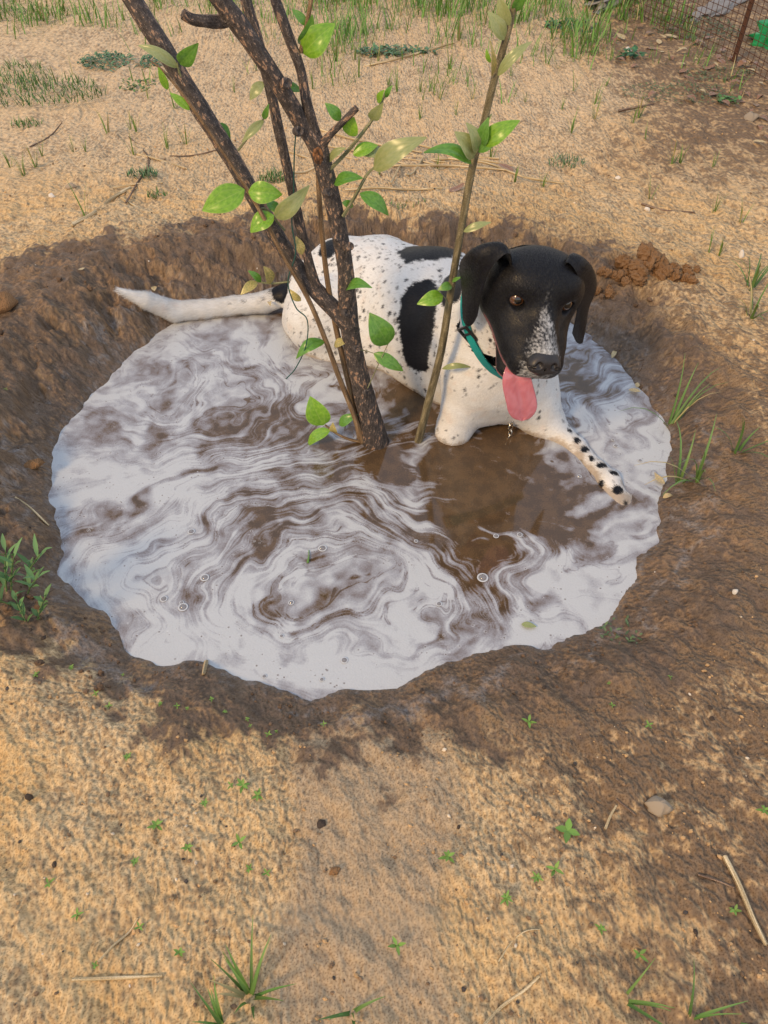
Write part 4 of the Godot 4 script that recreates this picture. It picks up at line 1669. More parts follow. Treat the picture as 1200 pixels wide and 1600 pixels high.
func plant_materials():
	M.bark = bark_material(Color(0.074, 0.060, 0.054), Color(0.36, 0.215, 0.13), 0.50, 70, 0.7)
	M.shoot = bark_material(Color(0.20, 0.125, 0.062), Color(0.28, 0.19, 0.10), 0.5, 80, 0.2)
	M.green_stem = bark_material(Color(0.19, 0.20, 0.10), Color(0.26, 0.25, 0.15), 0.5, 90, 0.2)
	M.cut_wood = plain(Color.WHITE, 0.85, true)
	M.leaf_bright = leaf_material(Color(0.20, 0.40, 0.030), Color(0.36, 0.50, 0.12), 0.35, 101, Color(0.35, 0.5, 0.1))
	M.leaf_green = leaf_material(Color(0.11, 0.27, 0.035), Color(0.20, 0.34, 0.10), 0.35, 102, Color(0.2, 0.35, 0.08))
	M.leaf_olive = leaf_material(Color(0.29, 0.33, 0.13), Color(0.36, 0.38, 0.22), 0.2, 103, Color(0.3, 0.32, 0.15))
	M.leaf_yellow = leaf_material(Color(0.42, 0.36, 0.12), Color(0.5, 0.44, 0.2), 0.5, 104, Color(0.4, 0.3, 0.1))
	M.blade = plain(Color.WHITE, 0.55, true)
	M.blade.backlight_enabled = true
	M.blade.backlight = Color(0.25, 0.3, 0.1)
	M.straw = bark_material(Color(0.58, 0.44, 0.24), Color(0.70, 0.57, 0.36), 0.2, 110, 0.1)
	M.twig = bark_material(Color(0.16, 0.10, 0.065), Color(0.26, 0.18, 0.12), 0.4, 115, 0.2)
	M.dry_leaf = leaf_material(Color(0.26, 0.135, 0.075), Color(0.34, 0.22, 0.13), 0.5, 120, Color(0.1, 0.05, 0.02))
	M.dry_leaf_pale = leaf_material(Color(0.52, 0.40, 0.20), Color(0.6, 0.5, 0.3), 0.4, 121, Color(0.2, 0.15, 0.05))
	M.stone = plain(Color(0.62, 0.56, 0.48), 0.8)
	M.stone_pale = plain(Color(0.86, 0.82, 0.76), 0.7)
	M.clay = plain(Color(0.55, 0.41, 0.27), 0.9)
	M.clay.heightmap_enabled = true
	var nt := NoiseTexture2D.new()
	nt.width = 256; nt.height = 256; nt.seamless = true
	nt.noise = soil_noise(130, 0.06, 4)
	M.clay.heightmap_texture = nt
	M.clay.heightmap_scale = 0.3
	M.clay.uv1_triplanar = true
	M.clay.uv1_scale = Vector3(12, 12, 12)
	M.charcoal = plain(Color(0.27, 0.22, 0.18), 0.8)

# leaves given as [a, b, width share, curl, material name]
func leaves(parent: Node3D, list: Array, depth_jitter := 0.02):
	for q in list:
		var a: Vector3 = q[0]
		var b: Vector3 = q[1]
		b.z += rng.randf_range(-1.0, 1.0) * depth_jitter
		var face := (Vector3(0, 1.1, 0) - a).normalized() + Vector3(rng.randf_range(-0.5, 0.5), rng.randf_range(-0.1, 0.7), rng.randf_range(-0.4, 0.4))
		put("leaf", leaf_mesh(a, b, q[2] * 0.88, face.normalized(), q[3] * rng.randf_range(0.8, 2.0), rng.randf_range(0.25, 0.6)), M[q[4]], parent)

func build_tree():
	plant_materials()
	rng.seed = 4041
	var tree := thing("tree", "young dark-barked tree with pruned branches standing in the puddle", "tree")
	var s := Soup.new()
	tube(s, [Vector3(-0.0111, -0.0868, -1.19), Vector3(-0.0136, -0.0351, -1.19), Vector3(-0.0236, 0.0372, -1.19), Vector3(-0.0424, 0.142, -1.19), Vector3(-0.0592, 0.247, -1.19), Vector3(-0.0642, 0.3365, -1.188), Vector3(-0.0652, 0.4007, -1.185), Vector3(-0.0727, 0.4727, -1.18), Vector3(-0.0836, 0.5389, -1.175), Vector3(-0.0932, 0.5905, -1.17), Vector3(-0.0964, 0.6148, -1.168)], [0.0331, 0.0317, 0.0253, 0.0198, 0.0173, 0.0162, 0.0144, 0.0136, 0.0132, 0.0140, 0.0132], 16, 70, 0.10)
	put("trunk", s.mesh(), M.bark, tree)
	var main := Soup.new()
	tube(main, [Vector3(-0.0932, 0.5894, -1.168), Vector3(-0.1019, 0.6176, -1.168), Vector3(-0.1203, 0.6465, -1.168), Vector3(-0.1422, 0.6941, -1.155), Vector3(-0.1666, 0.7413, -1.145), Vector3(-0.1867, 0.7766, -1.14), Vector3(-0.2063, 0.8065, -1.135), Vector3(-0.238, 0.8599, -1.12), Vector3(-0.2638, 0.9076, -1.11)], [0.0129, 0.0136, 0.0125, 0.0118, 0.0121, 0.0129, 0.0121, 0.0110, 0.0088], 14, 56, 0.11)
	put("branch", main.mesh(), M.bark, tree)
	var left := Soup.new()
	tube(left, [Vector3(-0.0562, 0.2681, -1.19), Vector3(-0.0748, 0.2996, -1.19), Vector3(-0.1131, 0.3417, -1.2), Vector3(-0.1447, 0.3798, -1.21), Vector3(-0.184, 0.443, -1.225), Vector3(-0.2199, 0.5132, -1.24), Vector3(-0.2581, 0.5836, -1.255), Vector3(-0.2949, 0.6445, -1.27), Vector3(-0.329, 0.7061, -1.285), Vector3(-0.3623, 0.7598, -1.3), Vector3(-0.404, 0.8282, -1.32)], [0.0147, 0.0155, 0.0151, 0.0144, 0.0144, 0.0140, 0.0140, 0.0144, 0.0140, 0.0136, 0.0110], 14, 64, 0.10)
	put("branch", left.mesh(), M.bark, tree)
	var mid := Soup.new()
	tube(mid, [Vector3(-0.1152, 0.3443, -1.2), Vector3(-0.124, 0.3796, -1.2), Vector3(-0.1356, 0.4395, -1.21), Vector3(-0.1489, 0.5279, -1.22), Vector3(-0.1613, 0.6083, -1.23), Vector3(-0.1708, 0.6731, -1.24), Vector3(-0.1835, 0.7333, -1.25), Vector3(-0.1939, 0.7741, -1.26), Vector3(-0.2051, 0.8242, -1.27)], [0.0096, 0.0092, 0.0085, 0.0081, 0.0079, 0.0079, 0.0083, 0.0081, 0.0066], 12, 50, 0.12)
	put("branch", mid.mesh(), M.bark, tree)
	var up := Soup.new()
	tube(up, [Vector3(-0.0981, 0.6176, -1.168), Vector3(-0.104, 0.642, -1.168), Vector3(-0.1108, 0.6762, -1.17), Vector3(-0.1156, 0.7119, -1.175), Vector3(-0.1285, 0.7499, -1.18), Vector3(-0.1422, 0.7899, -1.185), Vector3(-0.1562, 0.8347, -1.19)], [0.0092, 0.0085, 0.0074, 0.0072, 0.0072, 0.0069, 0.0059], 12, 40, 0.12)
	put("branch", up.mesh(), M.bark, tree)
	var stub := Soup.new()
	tube(stub, [Vector3(-0.0946, 0.6096, -1.165), Vector3(-0.0792, 0.63, -1.16), Vector3(-0.0586, 0.6515, -1.155), Vector3(-0.0387, 0.6716, -1.15)], [0.0074, 0.0055, 0.0049, 0.0049], 10, 18, 0.12)
	put("cut_stub", stub.mesh(), M.bark, tree)
	var stub2 := Soup.new()
	tube(stub2, [Vector3(-0.1922, 0.7887, -1.138), Vector3(-0.2105, 0.7822, -1.138), Vector3(-0.2285, 0.7859, -1.125), Vector3(-0.2433, 0.7894, -1.12), Vector3(-0.2524, 0.7964, -1.115)], [0.0096, 0.0085, 0.0070, 0.0066, 0.0063], 10, 18, 0.16)
	put("cut_stub", stub2.mesh(), M.bark, tree)
	# pruning scar on the fork, a knot lower down
	var scar := Flesh.new()
	scar.ball(Vector3(-0.0974, 0.6032, -1.156), Vector3(0.0080, 0.0140, 0.0045), 0.01)
	for i in 9: scar.ball(Vector3(-0.097, 0.6049, -1.152) + Vector3(rng.randfn(0, 0.004), rng.randfn(0, 0.007), 0.002), Vector3(0.0025, 0.004, 0.003), 0.002, i % 2)
	var sc := Vector3(-0.097, 0.6049, -1.152)
	scar.skin(sc - Vector3(0.02, 0.02, 0.02), sc + Vector3(0.02, 0.02, 0.02), 0.002)
	var ss := Soup.new()
	scar.into(ss, func(p: Vector3, _n: Vector3) -> Color: return Color(0.05, 0.03, 0.02).lerp(Color(0.36, 0.16, 0.06), clampf(0.5 + 1.6 * lump_fine.get_noise_3d(p.x * 160.0, p.y * 70.0, p.z * 160.0), 0.0, 1.0)))
	put("pruning_scar", ss.mesh(), M.cut_wood, tree)
	for k in [Vector3(-0.0332, 0.1497, -1.165), Vector3(-0.0754, 0.4697, -1.165), Vector3(-0.0576, 0.4501, -1.17), Vector3(-0.0515, 0.2487, -1.168), Vector3(-0.0675, 0.3248, -1.17), Vector3(-0.0854, 0.547, -1.158), Vector3(-0.1337, 0.7068, -1.142), Vector3(-0.1232, 0.6403, -1.15)]:
		var kf := Flesh.new()
		kf.ball(k, Vector3(0.009, 0.007, 0.009), 0.01)
		kf.ball(k + Vector3(0.004, 0.002, 0.005), Vector3(0.0045, 0.004, 0.005), 0.004, 1)
		kf.skin(k - Vector3(0.016, 0.016, 0.016), k + Vector3(0.016, 0.016, 0.016), 0.002)
		var ks := Soup.new()
		kf.into(ks, func(p: Vector3, _n: Vector3) -> Color: return Color.WHITE)
		for i in ks.uv.size(): ks.uv[i] = Vector2(ks.v[i].x, ks.v[i].y)
		put("knot", ks.mesh(), M.bark, tree)
	# thin shoots
	put("shoot", tube_mesh([Vector3(-0.0451, 0.0073, -1.18), Vector3(-0.0613, 0.0853, -1.18), Vector3(-0.0856, 0.1733, -1.18), Vector3(-0.1056, 0.2542, -1.18), Vector3(-0.1319, 0.3442, -1.18), Vector3(-0.1683, 0.4296, -1.18), Vector3(-0.1928, 0.4945, -1.18), Vector3(-0.2167, 0.5399, -1.19), Vector3(-0.2524, 0.6015, -1.2), Vector3(-0.2873, 0.6572, -1.21), Vector3(-0.3122, 0.6919, -1.215), Vector3(-0.3332, 0.7096, -1.22)], [0.0065, 0.0055, 0.005, 0.0046, 0.0042, 0.0038, 0.0034, 0.003, 0.0028, 0.0026, 0.0022, 0.001], 8, 60), M.shoot, tree)
	put("shoot", tube_mesh([Vector3(-0.0462, -0.0297, -1.2), Vector3(-0.0574, 0.0596, -1.2), Vector3(-0.0689, 0.1419, -1.2), Vector3(-0.0835, 0.2398, -1.2), Vector3(-0.0961, 0.3417, -1.2), Vector3(-0.1029, 0.4279, -1.21), Vector3(-0.1046, 0.5092, -1.215), Vector3(-0.1042, 0.5687, -1.22)], [0.007, 0.0062, 0.0058, 0.0055, 0.005, 0.0046, 0.0042, 0.004], 8, 40), M.shoot, tree)
	put("shoot", tube_mesh([Vector3(-0.0333, -0.0009, -1.185), Vector3(-0.069, 0.0081, -1.185), Vector3(-0.0962, 0.0241, -1.185), Vector3(-0.1198, 0.0486, -1.185)], [0.0035, 0.003, 0.0026, 0.002], 7, 14), M.shoot, tree)
	put("shoot", tube_mesh([Vector3(-0.0647, 0.5043, -1.165), Vector3(-0.0436, 0.5386, -1.165), Vector3(-0.0272, 0.5685, -1.165), Vector3(-0.0154, 0.5812, -1.165)], [0.0030, 0.0026, 0.0022, 0.0016], 7, 16), M.green_stem, tree)
	put("shoot", tube_mesh([Vector3(-0.0851, 0.5754, -1.165), Vector3(-0.0571, 0.6021, -1.165), Vector3(-0.0317, 0.6316, -1.165), Vector3(-0.0128, 0.6564, -1.165), Vector3(0.0036, 0.6889, -1.165), Vector3(0.0107, 0.7005, -1.165)], [0.0030, 0.0028, 0.0026, 0.0022, 0.0018, 0.0010], 7, 22), M.green_stem, tree)
	put("shoot", tube_mesh([Vector3(-0.1143, 0.7327, -1.18), Vector3(-0.1051, 0.7614, -1.18), Vector3(-0.0959, 0.7948, -1.18), Vector3(-0.0885, 0.8301, -1.18)], [0.0034, 0.0032, 0.003, 0.002], 7, 14), M.shoot, tree)
	put("shoot", tube_mesh([Vector3(-0.1651, 0.4567, -1.21), Vector3(-0.1958, 0.4955, -1.21), Vector3(-0.2138, 0.468, -1.21)], [0.002, 0.0018, 0.0014], 6, 10), M.green_stem, tree)
	put("shoot", tube_mesh([Vector3(-0.1629, 0.3763, -1.185), Vector3(-0.1931, 0.3726, -1.185), Vector3(-0.2202, 0.3763, -1.185)], [0.0022, 0.0018, 0.0014], 6, 10), M.green_stem, tree)
	put("shoot", tube_mesh([Vector3(-0.2273, 0.5814, -1.225), Vector3(-0.2008, 0.6103, -1.225), Vector3(-0.1819, 0.629, -1.225)], [0.002, 0.0018, 0.0012], 6, 10), M.green_stem, tree)
	put("shoot", tube_mesh([Vector3(-0.3007, 0.6509, -1.265), Vector3(-0.3058, 0.6751, -1.265), Vector3(-0.3071, 0.6926, -1.265)], [0.0024, 0.0020, 0.0014], 6, 10), M.green_stem, tree)
	leaves(tree, [
		[Vector3(-0.2183, 0.5382, -1.185), Vector3(-0.2852, 0.5145, -1.17), 0.62, 0.10, "leaf_bright"], [Vector3(-0.2128, 0.5341, -1.185), Vector3(-0.1601, 0.5307, -1.175), 0.72, 0.14, "leaf_bright"],
		[Vector3(-0.1774, 0.4937, -1.19), Vector3(-0.2165, 0.4731, -1.175), 0.75, 0.12, "leaf_bright"], [Vector3(-0.1758, 0.4894, -1.19), Vector3(-0.1178, 0.5386, -1.18), 0.42, 0.16, "leaf_olive"],
		[Vector3(-0.1658, 0.4951, -1.2), Vector3(-0.1918, 0.5031, -1.21), 0.6, 0.1, "leaf_green"], [Vector3(-0.3036, 0.6909, -1.265), Vector3(-0.2674, 0.7246, -1.26), 0.5, 0.16, "leaf_green"],
		[Vector3(-0.3075, 0.6857, -1.265), Vector3(-0.3594, 0.7163, -1.26), 0.34, 0.18, "leaf_olive"], [Vector3(-0.3148, 0.6748, -1.21), Vector3(-0.3212, 0.7053, -1.205), 0.42, 0.06, "leaf_bright"],
		[Vector3(-0.2884, 0.6465, -1.21), Vector3(-0.3157, 0.6661, -1.205), 0.42, 0.10, "leaf_bright"], [Vector3(-0.2579, 0.6049, -1.27), Vector3(-0.2456, 0.5794, -1.27), 0.6, 0.1, "leaf_green"],
		[Vector3(-0.1109, 0.7312, -1.18), Vector3(-0.0664, 0.7681, -1.17), 0.72, 0.12, "leaf_bright"], [Vector3(-0.1145, 0.7391, -1.19), Vector3(-0.0942, 0.779, -1.19), 0.5, 0.10, "leaf_green"],
		[Vector3(-0.1782, 0.6748, -1.24), Vector3(-0.2003, 0.6535, -1.235), 0.6, 0.12, "leaf_olive"], [Vector3(-0.1441, 0.6886, -1.19), Vector3(-0.1187, 0.6768, -1.18), 0.5, 0.12, "leaf_green"],
		[Vector3(-0.1823, 0.6262, -1.225), Vector3(-0.216, 0.6018, -1.22), 0.34, 0.1, "leaf_olive"], [Vector3(-0.182, 0.6281, -1.225), Vector3(-0.1712, 0.6518, -1.22), 0.4, 0.1, "leaf_green"],
		[Vector3(-0.0164, 0.5792, -1.165), Vector3(0.059, 0.6349, -1.15), 0.40, 0.15, "leaf_olive"], [Vector3(-0.0764, 0.5557, -1.165), Vector3(-0.0329, 0.5699, -1.16), 0.55, 0.14, "leaf_green"],
		[Vector3(-0.0376, 0.5416, -1.165), Vector3(0.008, 0.5094, -1.155), 0.52, 0.16, "leaf_green"], [Vector3(-0.0651, 0.5249, -1.17), Vector3(-0.0483, 0.5128, -1.165), 0.6, 0.1, "leaf_green"],
		[Vector3(-0.0457, 0.6002, -1.165), Vector3(-0.0094, 0.6117, -1.16), 0.6, 0.12, "leaf_bright"], [Vector3(-0.0382, 0.6, -1.17), Vector3(0.0115, 0.5905, -1.17), 0.4, 0.1, "leaf_olive"],
		[Vector3(-0.063, 0.6475, -1.17), Vector3(-0.0836, 0.6703, -1.165), 0.62, 0.12, "leaf_green"], [Vector3(-0.0505, 0.6279, -1.165), Vector3(-0.0429, 0.6568, -1.155), 0.9, 0.08, "leaf_bright"],
		[Vector3(-0.0194, 0.6503, -1.165), Vector3(-0.0018, 0.6798, -1.16), 0.5, 0.10, "leaf_olive"], [Vector3(-0.009, 0.6755, -1.16), Vector3(0, 0.6958, -1.155), 0.5, 0.08, "leaf_bright"],
		[Vector3(0.0018, 0.6823, -1.16), Vector3(0.0115, 0.699, -1.155), 0.5, 0.08, "leaf_green"], [Vector3(-0.0824, 0.5908, -1.165), Vector3(-0.0565, 0.6135, -1.16), 0.5, 0.1, "leaf_olive"],
		[Vector3(-0.1942, 0.3726, -1.185), Vector3(-0.2024, 0.4066, -1.175), 0.7, 0.1, "leaf_yellow"], [Vector3(-0.218, 0.3763, -1.185), Vector3(-0.2444, 0.3676, -1.175), 0.5, 0.12, "leaf_yellow"],
		[Vector3(-0.2114, 0.3763, -1.185), Vector3(-0.2299, 0.3988, -1.18), 0.5, 0.12, "leaf_green"], [Vector3(-0.0649, 0.3676, -1.175), Vector3(-0.0216, 0.3885, -1.165), 0.5, 0.14, "leaf_green"],
		[Vector3(0.007, 0.2571, -1.17), Vector3(-0.0247, 0.3197, -1.16), 0.75, 0.12, "leaf_green"], [Vector3(-0.0189, 0.2336, -1.175), Vector3(0.0359, 0.2031, -1.165), 0.45, 0.14, "leaf_green"],
		[Vector3(-0.1078, 0.257, -1.18), Vector3(-0.1614, 0.2373, -1.17), 0.45, 0.18, "leaf_green"], [Vector3(-0.1375, 0.4239, -1.19), Vector3(-0.1459, 0.4516, -1.19), 0.6, 0.1, "leaf_yellow"],
		[Vector3(-0.0926, 0.2399, -1.19), Vector3(-0.0647, 0.2569, -1.19), 0.6, 0.1, "leaf_yellow"], [Vector3(-0.1462, 0.3384, -1.185), Vector3(-0.1648, 0.3563, -1.185), 0.6, 0.1, "leaf_yellow"],
		[Vector3(-0.1224, 0.0486, -1.185), Vector3(-0.1454, 0.1191, -1.175), 0.75, 0.10, "leaf_bright"], [Vector3(-0.1101, 0.0347, -1.185), Vector3(-0.1609, -0.0043, -1.175), 0.52, 0.10, "leaf_bright"],
		[Vector3(-0.0912, 0.0486, -1.185), Vector3(-0.0539, 0.0769, -1.18), 0.55, 0.10, "leaf_green"], [Vector3(-0.1, 0.0277, -1.185), Vector3(-0.1034, 0.06, -1.18), 0.6, 0.1, "leaf_yellow"],
		[Vector3(-0.1031, 0.7652, -1.18), Vector3(-0.1222, 0.7829, -1.17), 0.5, 0.1, "leaf_green"], [Vector3(-0.0899, 0.8092, -1.18), Vector3(-0.0572, 0.8255, -1.17), 0.5, 0.1, "leaf_bright"],
		[Vector3(-0.2321, 0.8503, -1.12), Vector3(-0.1963, 0.8715, -1.11), 0.5, 0.1, "leaf_green"], [Vector3(-0.3991, 0.8133, -1.32), Vector3(-0.4365, 0.8004, -1.31), 0.5, 0.1, "leaf_bright"],
	])
	# petioles so that no blade floats
	for q in [[Vector3(-0.0346, 0.1455, -1.172), Vector3(0.007, 0.2571, -1.17)], [Vector3(-0.052, 0.2399, -1.18), Vector3(-0.0189, 0.2336, -1.175)], [Vector3(-0.1129, 0.273, -1.183), Vector3(-0.1078, 0.257, -1.18)], [Vector3(-0.0772, 0.3694, -1.18), Vector3(-0.0649, 0.3676, -1.175)], [Vector3(-0.0898, 0.6148, -1.168), Vector3(-0.063, 0.6475, -1.17)]]:
		put("leaf_stalk", tube_mesh([q[0], (q[0] + q[1]) * 0.5 + Vector3(0, 0.004, 0.004), q[1]], [0.0013, 0.0010, 0.0008], 6, 8), M.green_stem, tree)
	# a loose length of green twine caught on the branches
	var tw := put("twine", tube_mesh([Vector3(-0.1247, 0.6627, -1.195), Vector3(-0.1366, 0.5893, -1.195), Vector3(-0.1428, 0.5293, -1.195), Vector3(-0.1505, 0.4758, -1.195), Vector3(-0.1474, 0.4302, -1.185), Vector3(-0.1638, 0.3824, -1.175), Vector3(-0.1536, 0.3385, -1.165), Vector3(-0.1349, 0.3158, -1.16), Vector3(-0.1406, 0.2651, -1.155), Vector3(-0.1633, 0.2152, -1.155), Vector3(-0.1826, 0.1939, -1.15)], [0.0011, 0.0011, 0.0011], 6, 70), M.twine)
	tag(tw, "thin dark green twine hanging from the tree branches over the foam", "twine")

func build_sapling():
	rng.seed = 77
	var t := thing("sapling", "slim brown sapling with few leaves rising from the water between tree and dog", "sapling")
	put("stem", tube_mesh([Vector3(0.0677, -0.0295, -1.19), Vector3(0.0742, 0.016, -1.19), Vector3(0.0908, 0.1212, -1.19), Vector3(0.1073, 0.2327, -1.19), Vector3(0.1169, 0.3607, -1.19), Vector3(0.127, 0.4784, -1.19), Vector3(0.1359, 0.57, -1.19), Vector3(0.1461, 0.6289, -1.19), Vector3(0.1557, 0.6903, -1.19), Vector3(0.1666, 0.7454, -1.19), Vector3(0.1755, 0.7995, -1.19), Vector3(0.1846, 0.855, -1.19)], [0.0090, 0.0085, 0.0078, 0.0072, 0.0066, 0.0062, 0.006, 0.0056, 0.0054, 0.005, 0.0045, 0.003], 10, 70, 0.05), M.sapling_bark, t)
	leaves(t, [
		[Vector3(0.1338, 0.5781, -1.185), Vector3(0.0613, 0.5997, -1.175), 0.36, 0.18, "leaf_green"], [Vector3(0.1369, 0.5878, -1.185), Vector3(0.1053, 0.6294, -1.175), 0.65, 0.12, "leaf_olive"],
		[Vector3(0.1411, 0.5955, -1.185), Vector3(0.1215, 0.6418, -1.18), 0.55, 0.12, "leaf_olive"], [Vector3(0.1442, 0.603, -1.185), Vector3(0.1508, 0.649, -1.18), 0.5, 0.12, "leaf_green"],
		[Vector3(0.1458, 0.6068, -1.185), Vector3(0.1974, 0.6438, -1.175), 0.5, 0.14, "leaf_bright"], [Vector3(0.1424, 0.5976, -1.18), Vector3(0.1777, 0.6323, -1.17), 0.42, 0.10, "leaf_green"],
		[Vector3(0.1448, 0.6171, -1.185), Vector3(0.1573, 0.6487, -1.19), 0.3, 0.1, "leaf_olive"], [Vector3(0.1603, 0.702, -1.185), Vector3(0.2015, 0.7453, -1.175), 0.30, 0.12, "leaf_olive"],
		[Vector3(0.1515, 0.7003, -1.185), Vector3(0.1443, 0.7484, -1.18), 0.20, 0.1, "leaf_yellow"], [Vector3(0.1479, 0.7184, -1.185), Vector3(0.1403, 0.7359, -1.18), 0.4, 0.1, "leaf_bright"],
		[Vector3(0.1641, 0.7469, -1.185), Vector3(0.1389, 0.7801, -1.175), 0.55, 0.1, "leaf_olive"], [Vector3(0.1691, 0.7638, -1.185), Vector3(0.1509, 0.7992, -1.18), 0.5, 0.1, "leaf_olive"],
		[Vector3(0.1729, 0.779, -1.19), Vector3(0.1842, 0.8096, -1.19), 0.5, 0.1, "leaf_green"], [Vector3(0.1295, 0.4678, -1.185), Vector3(0.1729, 0.4841, -1.175), 0.32, 0.12, "leaf_olive"],
		[Vector3(0.1172, 0.3688, -1.185), Vector3(0.0925, 0.3676, -1.175), 0.65, 0.14, "leaf_green"], [Vector3(0.1024, 0.3518, -1.18), Vector3(0.0577, 0.348, -1.17), 0.62, 0.14, "leaf_bright"], [Vector3(0.1167, 0.3763, -1.185), Vector3(0.1321, 0.3927, -1.17), 0.3, 0.1, "leaf_green"],
		[Vector3(0.1106, 0.1907, -1.185), Vector3(0.164, 0.1969, -1.175), 0.26, 0.16, "leaf_olive"],
	], 0.012)
	put("leaf_stalk", tube_mesh([Vector3(0.1155, 0.3254, -1.185), Vector3(0.1089, 0.341, -1.185), Vector3(0.1029, 0.3487, -1.185)], [0.0012, 0.001, 0.0008], 6, 8), M.green_stem, t)

# ---------------------------------------------------------------- grasses and weeds
func blade_shape(s: Soup, at: Vector3, lean: Vector3, tall: float, wide: float, bend: float, col: Color, seg := 5):
	var out := Vector3(lean.x, 0, lean.z)
	var side := Vector3(-lean.z, 0, lean.x)
	if side.length_squared() < 1e-6: side = Vector3.RIGHT
	side = side.normalized()
	out = out.normalized() if out.length_squared() > 1e-9 else Vector3.FORWARD
	var p := at
	var tilt := Vector3(lean.x, 0, lean.z).length()
	var rows := []
	for i in seg + 1:
		var t := float(i) / seg
		var ang := tilt + bend * t * t
		var d := Vector3.UP * cos(ang) + out * sin(ang)
		var w := wide * 0.5 * (1.0 - pow(t, 1.6)) + 0.0002
		var nn := d.cross(side).normalized()
		if nn.y < 0.0: nn = -nn
		var c := Color(col.r * (0.85 + 0.3 * t), col.g * (0.9 + 0.2 * t), col.b * (0.85 + 0.2 * t))
		rows.append(PackedInt32Array([s.vert(p - side * w + nn * w * 0.35, (nn + side * 0.5).normalized(), c), s.vert(p, nn, c), s.vert(p + side * w + nn * w * 0.35, (nn - side * 0.5).normalized(), c)]))
		p += d * (tall / seg)
	s.grid(rows, false)

func tuft_mesh(count: int, tall: float, wide: float, spread: float, bend: float, col: Color) -> ArrayMesh:
	var s := Soup.new()
	for i in count:
		var a := rng.randf() * TAU
		var l := rng.randf_range(0.05, spread)
		var b := Vector3(cos(a), 0, sin(a))
		var k := rng.randf_range(0.75, 1.25)
		var c := Color(col.r * k * rng.randf_range(0.9, 1.2), col.g * k, col.b * k)
		if rng.randf() < 0.12: c = Color(0.42, 0.34, 0.16)
		blade_shape(s, b * rng.randf() * tall * 0.10 + Vector3(0, -0.004, 0), b * l, tall * rng.randf_range(0.5, 1.1), wide * rng.randf_range(0.7, 1.2), bend * rng.randf_range(0.3, 1.4), c)
	return s.mesh()

func leaflet(s: Soup, at: Vector3, dir: Vector3, l: float, w: float, col: Color, lift := 0.3):
	var side := Vector3(-dir.z, 0, dir.x).normalized()
	var d := (dir + Vector3.UP * lift).normalized()
	var up := side.cross(d).normalized()
	if up.y < 0.0: up = -up
	var rows := []
	for i in 5:
		var t := i / 4.0
		var ww := w * 0.5 * (sin(PI * pow(t, 0.85)) if i > 0 and i < 4 else 0.12)
		var p := at + d * (l * t) - Vector3.UP * (l * 0.25 * t * t)
		rows.append(PackedInt32Array([s.vert(p - side * ww + up * ww * 0.3, (up + side * 0.3).normalized(), col), s.vert(p, up, col * 1.1), s.vert(p + side * ww + up * ww * 0.3, (up - side * 0.3).normalized(), col)]))
	s.grid(rows, false)

func weed_mesh(rx: float, rz: float, count: int, size: float, slim: float, col: Color, blades := false) -> ArrayMesh:
	# a low mat of small leaves
	var s := Soup.new()
	for i in count:
		var a := rng.randf() * TAU
		var r := sqrt(rng.randf())
		var at := Vector3(cos(a) * rx * r, 0, sin(a) * rz * r)
		at.y = rng.randf() * size * 0.8 * (1.0 - r * 0.6)
		var k := rng.randf_range(0.6, 1.35)
		var c := Color(col.r * k, col.g * k, col.b * k)
		var b := rng.randf() * TAU
		if blades: blade_shape(s, at, Vector3(cos(b), 0, sin(b)) * rng.randf_range(0.1, 0.9), size * rng.randf_range(0.8, 2.0), size * slim, 0.8, c, 3)
		else: leaflet(s, at, Vector3(cos(b), 0, sin(b)), size * rng.randf_range(0.6, 1.3), size * slim, c, rng.randf_range(0.0, 0.9))
	return s.mesh()

func place(o: Node3D, p: Vector2, turn: float, size := 1.0):
	o.position = at_ground(p.x, p.y)
	o.rotation.y = turn
	o.scale = Vector3.ONE * size

